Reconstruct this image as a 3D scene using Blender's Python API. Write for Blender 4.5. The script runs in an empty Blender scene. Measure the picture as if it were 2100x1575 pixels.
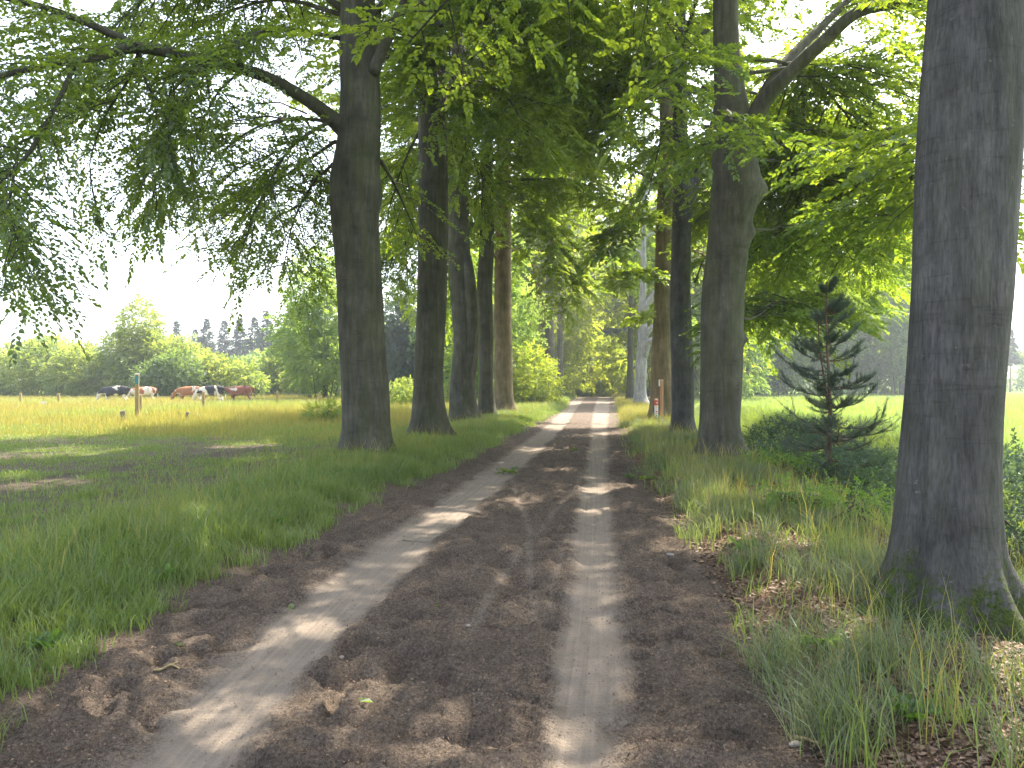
import bpy, math
import numpy as np
from mathutils import Vector
R = math.radians
sc = bpy.context.scene
C = sc.collection

# ------------------------------------------------------------ camera, sky, sun
F, CX, HY, CAMZ = 1517.0, 1050.0, 788.0, 1.6
cam = bpy.data.cameras.new('camera'); cam.sensor_width = 36.0; cam.lens = 26.0
cam.clip_start = 0.05; cam.clip_end = 3000
co = bpy.data.objects.new('camera', cam); C.objects.link(co)
co.location = (0, 0, CAMZ); co.rotation_euler = (R(90), 0, 0)
sc.camera = co

SUN_AZ, SUN_EL = R(38), R(56)
w = bpy.data.worlds.new('World'); sc.world = w; w.use_nodes = True
nt = w.node_tree; nt.nodes.clear()
sky = nt.nodes.new('ShaderNodeTexSky'); sky.sky_type = 'NISHITA'; sky.sun_disc = False
sky.sun_elevation = SUN_EL; sky.sun_rotation = SUN_AZ
sky.air_density = 1.0; sky.dust_density = 3.0; sky.ozone_density = 1.0; sky.altitude = 0
bg = nt.nodes.new('ShaderNodeBackground'); bg.inputs['Strength'].default_value = 0.15
wo = nt.nodes.new('ShaderNodeOutputWorld')
hs = nt.nodes.new('ShaderNodeHueSaturation'); hs.inputs['Saturation'].default_value = .62; hs.inputs['Value'].default_value = 1.1
nt.links.new(sky.outputs[0], hs.inputs['Color']); nt.links.new(hs.outputs[0], bg.inputs[0]); nt.links.new(bg.outputs[0], wo.inputs[0])

sl = bpy.data.lights.new('sun', 'SUN'); sl.energy = 3.9; sl.angle = R(0.55); sl.color = (1.0, 0.91, 0.76)
so = bpy.data.objects.new('sun', sl); C.objects.link(so)
sd = Vector((math.sin(SUN_AZ)*math.cos(SUN_EL), math.cos(SUN_AZ)*math.cos(SUN_EL), math.sin(SUN_EL)))
so.rotation_euler = (-sd).to_track_quat('-Z', 'Y').to_euler(); so.location = (20, 20, 40)

sc.view_settings.view_transform = 'Standard'; sc.view_settings.look = 'None'
sc.view_settings.gamma = 1; sc.view_settings.exposure = 2.15
sc.cycles.use_denoising = True
sc.cycles.max_bounces = 8; sc.cycles.diffuse_bounces = 4; sc.cycles.glossy_bounces = 2
sc.cycles.transmission_bounces = 4; sc.cycles.volume_bounces = 0; sc.cycles.transparent_max_bounces = 4
sc.cycles.sample_clamp_indirect = 6.0

# ------------------------------------------------------------ helpers
def P(px, py, Y):
    return np.array([(px-CX)/F*Y, Y, CAMZ-(py-HY)/F*Y])

def vhash(i, j, k):
    h = np.sin(i*127.1+j*311.7+k*74.7)*43758.5453
    return h-np.floor(h)
def vnoise(x, y, seed=0.0):
    xi = np.floor(x); yi = np.floor(y); fx = x-xi; fy = y-yi
    fx = fx*fx*(3-2*fx); fy = fy*fy*(3-2*fy)
    a = vhash(xi, yi, seed); b = vhash(xi+1, yi, seed); c = vhash(xi, yi+1, seed); d = vhash(xi+1, yi+1, seed)
    return (a*(1-fx)+b*fx)*(1-fy)+(c*(1-fx)+d*fx)*fy
def fbm(x, y, oct=3, seed=0.0):
    s = 0; a = .5; t = 0
    for o in range(oct):
        s = s+a*vnoise(x*2**o+o*17.3, y*2**o-o*9.1, seed+o); t += a; a *= .5
    return s/t
def sst(a, b, x):
    t = np.clip((x-a)/(b-a), 0, 1); return t*t*(3-2*t)
def nrm(v):
    return v/np.maximum(np.linalg.norm(v, axis=-1, keepdims=True), 1e-9)

def mesh_np(name, verts, faces, mat=None, attrs=None, smooth=False):
    """faces: list of int arrays (n,k)."""
    me = bpy.data.meshes.new(name)
    verts = np.asarray(verts, dtype=np.float32)
    me.vertices.add(len(verts)); me.vertices.foreach_set('co', verts.ravel())
    faces = [np.asarray(f, dtype=np.int32) for f in faces if len(f)]
    li = np.concatenate([f.ravel() for f in faces]); tot = np.concatenate([np.full(len(f), f.shape[1], np.int32) for f in faces])
    st = np.concatenate([[0], np.cumsum(tot)[:-1]]).astype(np.int32)
    me.loops.add(len(li)); me.loops.foreach_set('vertex_index', li)
    me.polygons.add(len(tot)); me.polygons.foreach_set('loop_start', st)
    me.polygons.foreach_set('use_smooth', np.full(len(tot), smooth, dtype=bool))
    for k, v in (attrs or {}).items():
        a = me.attributes.new(k, 'FLOAT', 'POINT'); a.data.foreach_set('value', np.asarray(v, dtype=np.float32))
    me.update(calc_edges=True)
    if mat: me.materials.append(mat)
    return me

def link(name, me, parent=None, loc=None):
    o = bpy.data.objects.new(name, me); C.objects.link(o)
    if parent: o.parent = parent
    if loc is not None: o.location = [float(q) for q in loc]
    return o
def tag(o, label=None, cat=None, group=None, kind=None):
    if label: o['label'] = label
    if cat: o['category'] = cat
    if group: o['group'] = group
    if kind: o['kind'] = kind
    return o
def thing(name, label, cat, loc=(0, 0, 0), group=None, rz=0):
    o = link(name, None, None, loc); o.rotation_euler.z = rz
    return tag(o, label, cat, group)
def copy_tree(o, loc, rz, scale, label):
    c = o.copy(); C.objects.link(c); c.location = [float(q) for q in loc]; c.rotation_euler.z = rz
    c.scale = scale if isinstance(scale, (tuple, list)) else (scale,)*3
    c['label'] = label
    for ch in list(o.children):
        d = ch.copy(); C.objects.link(d); d.parent = c
    return c

class MB:
    """collects tubes, boxes and raw arrays into one mesh"""
    def __init__(s): s.v = []; s.f4 = []; s.f3 = []; s.n = 0
    def add(s, v, f4=None, f3=None):
        v = np.asarray(v, float)
        if f4 is not None and len(f4): s.f4.append(np.asarray(f4)+s.n)
        if f3 is not None and len(f3): s.f3.append(np.asarray(f3)+s.n)
        s.v.append(v); s.n += len(v)
    def tube(s, pts, rad, seg=6, cap=True, rfun=None):
        pts = np.asarray(pts, float); rad = np.broadcast_to(np.asarray(rad, float), (len(pts),)); n = len(pts)
        T = nrm(np.gradient(pts, axis=0))
        ref = np.array([0, 1., 0]) if abs(T[0][1]) < .8 else np.array([1., 0, 0])
        A = nrm(np.cross(T, ref)); B = np.cross(T, A)
        th = np.arange(seg)/seg*2*math.pi
        rr = np.repeat(rad[:, None], seg, 1)
        if rfun is not None: rr = rr*rfun(th[None, :], np.arange(n)[:, None], pts)
        v = pts[:, None, :]+rr[..., None]*(np.cos(th)[None, :, None]*A[:, None, :]+np.sin(th)[None, :, None]*B[:, None, :])
        i = np.arange(n-1)[:, None]*seg; j = np.arange(seg)[None, :]; j2 = (j+1) % seg
        f = np.stack([i+j, i+j2, i+seg+j2, i+seg+j], -1).reshape(-1, 4)
        vv = v.reshape(-1, 3); f3 = []
        if cap:
            k = len(vv); vv = np.vstack([vv, pts[0], pts[-1]])
            for q in range(seg):
                f3.append((k, (q+1) % seg, q)); b = (n-1)*seg; f3.append((k+1, b+q, b+(q+1) % seg))
        s.add(vv, f, np.array(f3) if cap else None)
    def box(s, c, d, rot=0, bev=0.0, tilt=0):
        x, y, z = np.array(d)/2; b = bev
        if b <= 0:
            v = np.array([[i, j, k] for k in (-z, z) for (i, j) in ((-x, -y), (x, -y), (x, y), (-x, y))])
            f = [(3, 2, 1, 0), (4, 5, 6, 7)]+[(i, (i+1) % 4, 4+(i+1) % 4, 4+i) for i in range(4)]
            f3 = None
        else:
            ring = [(-x+b, -y), (x-b, -y), (x, -y+b), (x, y-b), (x-b, y), (-x+b, y), (-x, y-b), (-x, -y+b)]
            v = [(i, j, -z) for i, j in ring]+[(i, j, z-b) for i, j in ring]+[(i*(1-b/x), j*(1-b/y), z) for i, j in ring]+[(0, 0, z)]
            v = np.array(v); f = []; f3 = []
            for L in (0, 8):
                for i in range(8): f.append((L+i, L+(i+1) % 8, L+8+(i+1) % 8, L+8+i))
            for i in range(8): f3.append((16+i, 16+(i+1) % 8, 24))
        ct, st_ = math.cos(tilt), math.sin(tilt)
        v = np.stack([v[:, 0]*ct+v[:, 2]*st_, v[:, 1], -v[:, 0]*st_+v[:, 2]*ct], 1)
        cr, sr = math.cos(rot), math.sin(rot)
        v = np.stack([v[:, 0]*cr-v[:, 1]*sr, v[:, 0]*sr+v[:, 1]*cr, v[:, 2]], 1)+np.array(c)
        s.add(v, f, f3)
    def mesh(s, name, mat, off=None, smooth=False, attrs=None):
        v = np.vstack(s.v)
        if off is not None: v = v-np.array(off)
        return mesh_np(name, v, [a for a in ([np.vstack(s.f4)] if s.f4 else [])+([np.vstack(s.f3)] if s.f3 else [])], mat, attrs, smooth)
    def build(s, name, mat, parent=None, off=None, smooth=False):
        return link(name, s.mesh(name, mat, off, smooth), parent)

# ------------------------------------------------------------ materials
class M:
    def __init__(s, name):
        s.m = bpy.data.materials.new(name); s.m.use_nodes = True; s.t = s.m.node_tree; s.t.nodes.clear()
        s.out = s.n('ShaderNodeOutputMaterial')
    def n(s, ty, **kw):
        a = s.t.nodes.new(ty)
        for k, v in kw.items(): setattr(a, k, v)
        return a
    def l(s, a, b): s.t.links.new(a, b)
    def coord(s, scale=(1, 1, 1), kind='Object'):
        tc = s.n('ShaderNodeTexCoord'); mp = s.n('ShaderNodeMapping'); mp.inputs['Scale'].default_value = scale
        s.l(tc.outputs[kind], mp.inputs[0]); return mp.outputs[0]
    def noise(s, scale, detail=4, rough=.55, co=None, dist=0):
        a = s.n('ShaderNodeTexNoise'); a.inputs['Scale'].default_value = scale; a.inputs['Detail'].default_value = detail
        a.inputs['Roughness'].default_value = rough; a.inputs['Distortion'].default_value = dist
        if co is not None: s.l(co, a.inputs['Vector'])
        return a.outputs['Fac']
    def ramp(s, fac, stops, interp='LINEAR'):
        a = s.n('ShaderNodeValToRGB'); cr = a.color_ramp; cr.interpolation = interp
        while len(cr.elements) < len(stops): cr.elements.new(0.5)
        for e, (p, c) in zip(cr.elements, stops):
            e.position = p; e.color = (c, c, c, 1) if isinstance(c, (int, float)) else (*c, 1)
        s.l(fac, a.inputs[0]); return a.outputs[0]
    def mix(s, f, a, b, mode='MIX'):
        m_ = s.n('ShaderNodeMix', data_type='RGBA', blend_type=mode)
        for v, i in ((f, 0), (a, 6), (b, 7)):
            if isinstance(v, (int, float)): m_.inputs[i].default_value = v if i == 0 else (v, v, v, 1)
            elif isinstance(v, tuple): m_.inputs[i].default_value = (*v, 1)
            else: s.l(v, m_.inputs[i])
        return m_.outputs[2]
    def math(s, op, a, b=0.0, c=None):
        m_ = s.n('ShaderNodeMath', operation=op)
        for i, v in enumerate((a, b) if c is None else (a, b, c)):
            if isinstance(v, (int, float)): m_.inputs[i].default_value = v
            else: s.l(v, m_.inputs[i])
        return m_.outputs[0]
    def attr(s, name):
        a = s.n('ShaderNodeAttribute'); a.attribute_name = name; return a.outputs['Fac']
    def bump(s, h, strength=.5, dist=.02, nrm_=None):
        b = s.n('ShaderNodeBump'); b.inputs['Strength'].default_value = strength; b.inputs['Distance'].default_value = dist
        s.l(h, b.inputs['Height'])
        if nrm_ is not None: s.l(nrm_, b.inputs['Normal'])
        return b.outputs[0]
    def pbr(s, col, rough=.8, normal=None, spec=.3, metal=0):
        p = s.n('ShaderNodeBsdfPrincipled')
        if isinstance(col, tuple): p.inputs['Base Color'].default_value = (*col, 1)
        else: s.l(col, p.inputs['Base Color'])
        if isinstance(rough, (int, float)): p.inputs['Roughness'].default_value = rough
        else: s.l(rough, p.inputs['Roughness'])
        p.inputs['Specular IOR Level'].default_value = spec; p.inputs['Metallic'].default_value = metal
        if normal is not None: s.l(normal, p.inputs['Normal'])
        s.l(p.outputs[0], s.out.inputs[0]); return s.m

def leaf_mat(name, dark, light, tdark, tlight, tw=.5, gloss=.05):
    m = M(name); t = m.attr('tone')
    d = m.ramp(t, [(0, dark), (1, light)]); tr = m.ramp(t, [(0, tdark), (1, tlight)])
    a = m.n('ShaderNodeBsdfDiffuse'); m.l(d, a.inputs[0])
    b = m.n('ShaderNodeBsdfTranslucent'); m.l(tr, b.inputs[0])
    x = m.n('ShaderNodeMixShader'); x.inputs[0].default_value = tw; m.l(a.outputs[0], x.inputs[1]); m.l(b.outputs[0], x.inputs[2])
    g = m.n('ShaderNodeBsdfGlossy'); g.inputs['Roughness'].default_value = .45; g.inputs[0].default_value = (.9, .95, 1, 1)
    y = m.n('ShaderNodeMixShader'); y.inputs[0].default_value = gloss; m.l(x.outputs[0], y.inputs[1]); m.l(g.outputs[0], y.inputs[2])
    m.l(y.outputs[0], m.out.inputs[0]); return m.m

LEAF = leaf_mat('beech_leaf', (.040, .072, .022), (.105, .15, .035), (.17, .29, .02), (.48, .59, .03), .52, .05)
LEAF_PALE = leaf_mat('pale_willow_leaf', (.11, .16, .04), (.22, .27, .07), (.26, .38, .05), (.55, .60, .10), .5, .03)
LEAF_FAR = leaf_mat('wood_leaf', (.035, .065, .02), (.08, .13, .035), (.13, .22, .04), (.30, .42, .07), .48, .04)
LEAF_SUN = leaf_mat('sunlit_leaf', (.06, .10, .015), (.13, .18, .03), (.26, .36, .02), (.62, .66, .05), .6, .03)  # sunlight put into the leaf colour: brighter, yellower, more translucent
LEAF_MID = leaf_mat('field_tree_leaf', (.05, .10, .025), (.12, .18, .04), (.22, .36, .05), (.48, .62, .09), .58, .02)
LEAF_BLUE = leaf_mat('shaded_leaf', (.03, .06, .03), (.06, .10, .05), (.08, .14, .05), (.16, .24, .08), .4, .04)  # shade put into the leaf colour: darker, bluer copy for ditch and background
PINE = leaf_mat('young_pine_needle', (.04, .07, .045), (.09, .13, .08), (.05, .09, .04), (.11, .17, .07), .25, .06)
NEEDLE = leaf_mat('needle', (.018, .045, .022), (.04, .085, .035), (.03, .07, .02), (.07, .13, .03), .25, .05)
GRASS = leaf_mat('grass_blade', (.085, .14, .035), (.21, .27, .07), (.19, .30, .04), (.44, .50, .08), .42, .04)
GRASS_DRY = leaf_mat('dry_grass_blade', (.17, .19, .04), (.40, .32, .09), (.28, .30, .04), (.60, .48, .10), .4, .03)
GRASS_BLUE = leaf_mat('fine_bank_grass', (.10, .14, .07), (.27, .29, .16), (.14, .20, .06), (.36, .40, .16), .4, .03)
FERN = leaf_mat('fern_leaf', (.04, .10, .015), (.10, .19, .03), (.14, .30, .02), (.34, .5, .04), .5, .04)
LITTER = leaf_mat('litter_leaf', (.07, .04, .025), (.26, .17, .11), (.05, .03, .02), (.1, .06, .03), .1, .03)

def bark_mat(name, c0, c1, green=.35, rib=.5, wrk=.5, vs=30):
    m = M(name); co_ = m.coord(); v = m.coord((7, 7, .8)); h = m.coord((1.2, 1.2, 14)); fine = m.coord((vs, vs, vs*.13))
    base = m.ramp(m.noise(2.2, 5, .6, co_), [(.3, c0), (.7, c1)])
    streak = m.ramp(m.noise(1.5, 4, .6, v), [(.35, .65), (.7, 1.25)])
    base = m.mix(.8, base, streak, 'MULTIPLY')
    wr = m.ramp(m.noise(1.6, 5, .7, h, 1.5), [(.36, .45), (.43, 1.0)])
    base = m.mix(wrk, base, wr, 'MULTIPLY')
    ridge = m.noise(1.0, 6, .65, fine, .6); base = m.mix(min(1, rib*.6), base, m.ramp(ridge, [(.35, .45), (.62, 1.35)]), 'MULTIPLY')
    lich = m.ramp(m.noise(14, 4, .7, co_), [(.66, 0.0), (.74, 1.0)])
    base = m.mix(m.math('MULTIPLY', lich, .45), base, (.34, .34, .30))
    g = m.ramp(m.noise(.9, 4, .6, v), [(.42, 0.0), (.7, 1.0)])
    base = m.mix(m.math('MULTIPLY', g, green), base, (.075, .085, .03))
    mo = m.attr('moss'); mn = m.noise(18, 5, .7, co_)
    mm = m.ramp(m.math('MULTIPLY', mo, m.math('ADD', m.math('MULTIPLY', m.math('SUBTRACT', mn, .5), 2.2), .55)), [(.3, 0.0), (.55, 1.0)])
    mossc = m.ramp(m.noise(60, 3, .6, co_), [(.3, (.018, .035, .008)), (.75, (.10, .13, .02))])
    base = m.mix(mm, base, mossc)
    hh = m.math('ADD', m.math('MULTIPLY', ridge, rib), m.math('MULTIPLY', wr, wrk*.6))
    hh = m.math('ADD', hh, m.math('MULTIPLY', mm, m.noise(70, 3, .7, co_)))
    hh = m.math('ADD', hh, m.math('MULTIPLY', m.noise(5, 4, .6, co_), .5))
    return m.pbr(base, .85, m.bump(hh, .75, .02), .2)
BARK = bark_mat('beech_bark', (.055, .050, .038), (.125, .115, .090), .55, .6, .5, 22)
BARK_NEAR = bark_mat('ribbed_beech_bark', (.056, .053, .050), (.125, .118, .112), .25, 1.1, .35, 64)
BARK_PALE = bark_mat('pale_beech_bark', (.22, .21, .205), (.36, .345, .33), .12, .3)
BARK_WARM = bark_mat('mossy_warm_bark', (.13, .095, .055), (.25, .19, .12), .6, .4)
BARK_PINE = bark_mat('pine_bark', (.11, .07, .045), (.2, .13, .085), .1, 1.2)

def wood_mat(name, c0, c1):
    m = M(name); v = m.coord((40, 40, 2.5))
    n = m.noise(1.0, 5, .65, v)
    return m.pbr(m.ramp(n, [(.3, c0), (.7, c1)]), .8, m.bump(n, .4, .004), .25)
def flat_mat(name, c, rough=.55):
    m = M(name); n = m.noise(30, 4, .6, m.coord())
    return m.pbr(m.mix(.35, c, m.ramp(n, [(.3, .6), (.7, 1.1)]), 'MULTIPLY'), rough, None, .4)
POST = wood_mat('post_wood', (.20, .15, .07), (.38, .30, .15)); POST_GREY = wood_mat('grey_wood', (.10, .09, .065), (.24, .21, .16))
POST_RED = wood_mat('reddish_wood', (.30, .16, .08), (.48, .29, .16))
WHITE = flat_mat('white_paint', (.75, .74, .70)); RED = flat_mat('red_paint', (.62, .06, .035)); TEAL = flat_mat('teal_plaque', (.03, .20, .27))
YEL = flat_mat('yellow_mark', (.7, .55, .05)); GRN = flat_mat('green_mark', (.2, .42, .12)); GREY = flat_mat('grey_mark', (.22, .22, .22)); PEACH = flat_mat('pale_cap', (.75, .5, .35))
m = M('fence_wire'); WIRE = m.pbr((.12, .12, .12), .6, None, .3, .3)
m = M('pebble'); n_ = m.noise(9, 4, .6, m.coord()); STONE = m.pbr(m.ramp(n_, [(.3, (.16, .13, .11)), (.7, (.36, .31, .27))]), .7, m.bump(n_, .3, .01))

# ------------------------------------------------------------ path lines, measured along the photograph's rows
_rows = [  # y, left edge, track1 L, R, track2 L, R, right edge
 (1575, -120, 250, 490, 1110, 1290, 1690), (1400, 30, 410, 620, 1145, 1292, 1590), (1300, 210, 530, 705, 1163, 1286, 1535),
 (1200, 400, 655, 790, 1175, 1275, 1480), (1100, 620, 790, 900, 1187, 1262, 1415), (1000, 815, 945, 1022, 1198, 1254, 1335),
 (950, 935, 1020, 1080, 1206, 1250, 1305), (900, 1030, 1088, 1130, 1212, 1248, 1283), (870, 1095, 1130, 1160, 1215, 1248, 1272),
 (840, 1150, 1158, 1180, 1220, 1250, 1266), (818, 1176, 1180, 1197, 1228, 1250, 1259)]
_ty = np.array([CAMZ*F/(r[0]-HY) for r in _rows])
_tx = np.array([[(x-CX)/F*Y for x in r[1:]] for r, Y in zip(_rows, _ty)])
def line(k, Y):
    Y = np.asarray(Y, float); v = np.interp(Y, _ty, _tx[:, k])
    return v+np.where(Y > _ty[-1], (Y-_ty[-1])*.12, 0)
XL = lambda Y: line(0, Y)
XR = lambda Y: line(5, Y)

def trackmask(X, Y):
    w_ = -.005+.0008*Y+.22*(fbm(X*2.2, Y*.9, 4, 5)-.5)
    a = sst(-.24, .16, X-line(1, Y)+w_)*sst(-.14, .12, line(2, Y)-X+w_)
    b = sst(-.14, .10, X-line(3, Y)+w_)*sst(-.14, .20, line(4, Y)-X+w_)
    t = np.maximum(a, b)
    # thin wheel lines crossing between the two ruts
    for (pts, wd, amp) in (([(1280, 1100), (1150, 1085), (1080, 1085), (1020, 1060), (975, 1050)], .04, .42),
                           ([(1330, 950), (1200, 1010), (1080, 1110), (1000, 1180), (930, 1215)], .045, .42),
                           ([(1290, 1130), (1200, 1130), (1100, 1165), (1020, 1205)], .04, .42)):
        ys = np.array([CAMZ*F/(p[0]-HY) for p in pts]); xs = np.array([(p[1]-CX)/F*yy for p, yy in zip(pts, ys)])
        o = np.argsort(ys); xx = np.interp(Y, ys[o], xs[o]); inr = sst(ys.min()-.2, ys.min()+.4, Y)*sst(ys.max()+.5, ys.max()-.5, Y)
        t = np.maximum(t, amp*inr*np.exp(-((X-xx)/(wd*(1+Y*.04)))**2))
    return t

def ground_z(X, Y):
    X = np.asarray(X, float); Y = np.asarray(Y, float)
    dl = XL(Y)-X; dr = X-XR(Y)
    inside = (dl < 0) & (dr < 0)
    wob = .25*(fbm(X*1.3, Y*1.3, 3, 3)-.5)
    zl = .13*sst(0, .6, dl+wob)-.10*sst(2.6, 5.5, dl)
    zr = .12*sst(0, .6, dr+wob)-1.35*sst(1.75, 4.0, dr)+1.1*sst(5.4, 8.0, dr)
    z = np.where(dl > 0, zl, np.where(dr > 0, zr, 0))
    rough = .035*(fbm(X*1.1, Y*1.1, 3, 11)-.5)*np.clip(1.2-Y/80, 0, 1)
    # churned soil of the path: hoof dents and crumbs
    t = trackmask(X, Y)
    near = np.clip(1.3-Y/30, .15, 1)
    hum = .12*(fbm(X*2.6, Y*3.9, 3, 21)-.5)-.075*sst(.62, .80, vnoise(X*4.4+2*vnoise(X*3, Y*3, 5), Y*7.5+vnoise(X*5, Y*5, 6), 31))+.10*(fbm(X*6, Y*10, 3, 41)-.5)+.036*(vnoise(X*19, Y*24, 43)-.5)+.02*(vnoise(X*38, Y*38, 44)-.5)
    edge = np.minimum(sst(0, .3, -dl), sst(0, .3, -dr))
    pz = (hum*(1-t)*near*1.0-.035*t+.006*(vnoise(X*9, Y*4, 51)-.5)*t)
    z = z+rough*sst(3, 6, np.maximum(dl, dr))*1.0+np.where(inside, pz*edge, 0)+np.where(~inside, .02*(fbm(X*4, Y*4, 2, 8)-.5), 0)
    z = z-.9*sst(92, 125, Y)*np.exp(-(X-line(3, Y))**2/200)
    return z
def gz(x, y): return float(ground_z(np.array([x]), np.array([y]))[0])

def soilmask(X, Y):
    """bare trampled earth in the near part of the left field and on the right bank"""
    dl = XL(Y)-X; dr = X-XR(Y)
    n1 = fbm(X*.55, Y*.55, 4, 61); n2 = fbm(X*2.1, Y*2.1, 3, 71)
    left = sst(1.4, 3.0, dl+(n2-.5)*1.5)*sst(27, 19, Y+(n1-.5)*8)*(.15+.75*sst(.42, .60, n1*.4+n2*.6+.05*sst(6, 14, Y)*sst(30, 20, Y)))
    rim = .8*sst(.30, .0, dl+(n2-.5)*.7)
    right = sst(0, .3, dr)*sst(3.4, 2.0, dr)*sst(.36, .56, n1*.4+n2*.6+.14*sst(9, 3, Y))
    return np.where(dl > -1e-4, np.maximum(left, rim), np.where(dr > -1e-4, np.maximum(right, sst(.5, 0, dr)), 0))

rows = [-14.0]
while rows[-1] < 380:
    y = rows[-1]; rows.append(y+(.6 if y < 1.5 else max(.022, .0055*y if y < 100 else .03*y)))
rows = np.array(rows); NR = len(rows)
side = [0.0]
while side[-1] < 380: side.append(side[-1]+max(.07, .065*side[-1]))
side = np.array(side)
NP = 170
cols = []
xl, xr = XL(rows), XR(rows)
Xg = np.hstack([xl[:, None]-side[::-1][None, :], xl[:, None]+(xr-xl)[:, None]*(np.arange(1, NP)/NP)[None, :], xr[:, None]+side[None, :]])
Yg = np.repeat(rows[:, None], Xg.shape[1], 1)
Zg = ground_z(Xg, Yg); NC = Xg.shape[1]
idx = np.arange(NR*NC).reshape(NR, NC)
quads = np.stack([idx[:-1, :-1], idx[:-1, 1:], idx[1:, 1:], idx[1:, :-1]], -1)
nl = len(side)
inpath = np.zeros(quads.shape[:2], bool); inpath[:, nl-1:nl-1+NP] = True
inpath[rows[:-1] > 97] = False
V = np.stack([Xg, Yg, Zg], -1).reshape(-1, 3)
def submesh(name, mask, mat, attrs):
    q = quads[mask].reshape(-1, 4); u, inv = np.unique(q, return_inverse=True)
    vv = V[u]
    return mesh_np(name, vv, [inv.reshape(-1, 4)], mat, {k: a.ravel()[u] for k, a in attrs.items()}, True)

m = M('path_soil'); co_ = m.coord()
t_ = m.attr('track')
n1 = m.noise(55, 6, .75, co_); n2 = m.noise(4.0, 5, .65, co_); n3 = m.noise(220, 3, .7, co_)
dark = m.mix(n2, (.072, .053, .040), (.175, .136, .105))
dark = m.mix(1.0, dark, m.ramp(n1, [(.3, .25), (.72, 1.8)]), 'MULTIPLY')
dark = m.mix(1.0, dark, m.ramp(n3, [(.3, .6), (.7, 1.4)]), 'MULTIPLY')
sand = m.mix(n2, (.185, .150, .118), (.30, .245, .195))
sand = m.mix(1.0, sand, m.ramp(n3, [(.25, .75), (.75, 1.2)]), 'MULTIPLY')
cx_ = m.n('ShaderNodeCombineXYZ'); sp_ = m.n('ShaderNodeSeparateXYZ'); m.l(co_, sp_.inputs[0]); m.l(m.math('MULTIPLY', m.attr('lat'), 24), cx_.inputs[0]); m.l(m.math('MULTIPLY', sp_.outputs['Y'], .4), cx_.inputs[1]); tyv = cx_.outputs[0]
tyre = m.noise(1.0, 4, .6, tyv, .3); tread = m.n('ShaderNodeTexWave'); tread.bands_direction = 'Y'; tread.inputs['Scale'].default_value = 9; tread.inputs['Distortion'].default_value = 3.5; tread.inputs['Detail'].default_value = 2; tread.inputs['Detail Scale'].default_value = 3; m.l(co_, tread.inputs['Vector'])
sand = m.mix(1.0, sand, m.ramp(tyre, [(.35, .86), (.6, 1.06)]), 'MULTIPLY')
drift = m.ramp(m.noise(1.6, 5, .7, co_), [(.5, 0.0), (.66, .35)])
col = m.mix(m.ramp(m.math('SUBTRACT', m.math('ADD', t_, m.math('MULTIPLY', m.math('SUBTRACT', n1, .5), 1.0)), drift), [(.15, 0.0), (.75, 1.0)]), dark, sand)
spk = m.ramp(m.noise(120, 2, .5, co_), [(.70, 0.0), (.76, 1.0)])
col = m.mix(m.math('MULTIPLY', spk, .35), col, (.42, .36, .30))
vor = m.n('ShaderNodeTexVoronoi'); vor.inputs['Scale'].default_value = 75; m.l(m.coord((1, 1, .3)), vor.inputs['Vector'])
h = m.math('ADD', m.math('MULTIPLY', n1, m.math('SUBTRACT', 1.35, t_)), m.math('MULTIPLY', vor.outputs['Distance'], .35))
h = m.math('ADD', h, m.math('MULTIPLY', n3, .25))
h = m.math('ADD', h, m.math('MULTIPLY', t_, m.math('ADD', m.math('MULTIPLY', tyre, .5), m.math('MULTIPLY', tread.outputs['Fac'], .16))))
PATH = m.pbr(col, .95, m.bump(h, .9, .02), .15)

m = M('field_ground'); co_ = m.coord(); s_ = m.attr('soil'); f_ = m.attr('far'); rf = m.attr('rightfield'); li = m.attr('litter')
n1 = m.noise(45, 6, .75, co_); n2 = m.noise(1.1, 5, .65, co_); n3 = m.noise(.25, 4, .6, co_)
n4 = m.noise(190, 3, .7, co_)
soil = m.mix(1.0, m.mix(n2, (.09, .068, .048), (.20, .155, .115)), m.ramp(n1, [(.3, .3), (.72, 1.8)]), 'MULTIPLY')
soil = m.mix(1.0, soil, m.ramp(n4, [(.3, .6), (.7, 1.4)]), 'MULTIPLY')
lit = m.mix(1.0, m.mix(n2, (.17, .10, .065), (.34, .22, .15)), m.ramp(n1, [(.3, .35), (.7, 1.5)]), 'MULTIPLY')
mossn = m.ramp(m.noise(2.6, 4, .6, co_), [(.56, 0.0), (.66, 1.0)])
lit = m.mix(m.math('MULTIPLY', mossn, .8), lit, m.mix(n1, (.06, .09, .01), (.22, .26, .03)))
gr = m.mix(n1, (.08, .10, .03), (.19, .22, .07))
mead = m.mix(n2, (.18, .20, .03), (.35, .31, .06)); mead = m.mix(1.0, mead, m.ramp(n1, [(.25, .65), (.75, 1.25)]), 'MULTIPLY')
crop = m.mix(n3, (.12, .23, .03), (.20, .31, .05)); crop = m.mix(1.0, crop, m.ramp(n1, [(.25, .7), (.75, 1.2)]), 'MULTIPLY')
c_ = m.mix(f_, gr, mead); c_ = m.mix(rf, c_, crop)
sm = m.ramp(m.math('ADD', s_, m.math('MULTIPLY', m.math('SUBTRACT', n1, .5), .9)), [(.3, 0.0), (.7, 1.0)])
c_ = m.mix(sm, c_, m.mix(li, soil, lit))
GROUND = m.pbr(c_, .95, m.bump(n1, 1.0, .05), .12)

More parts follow.
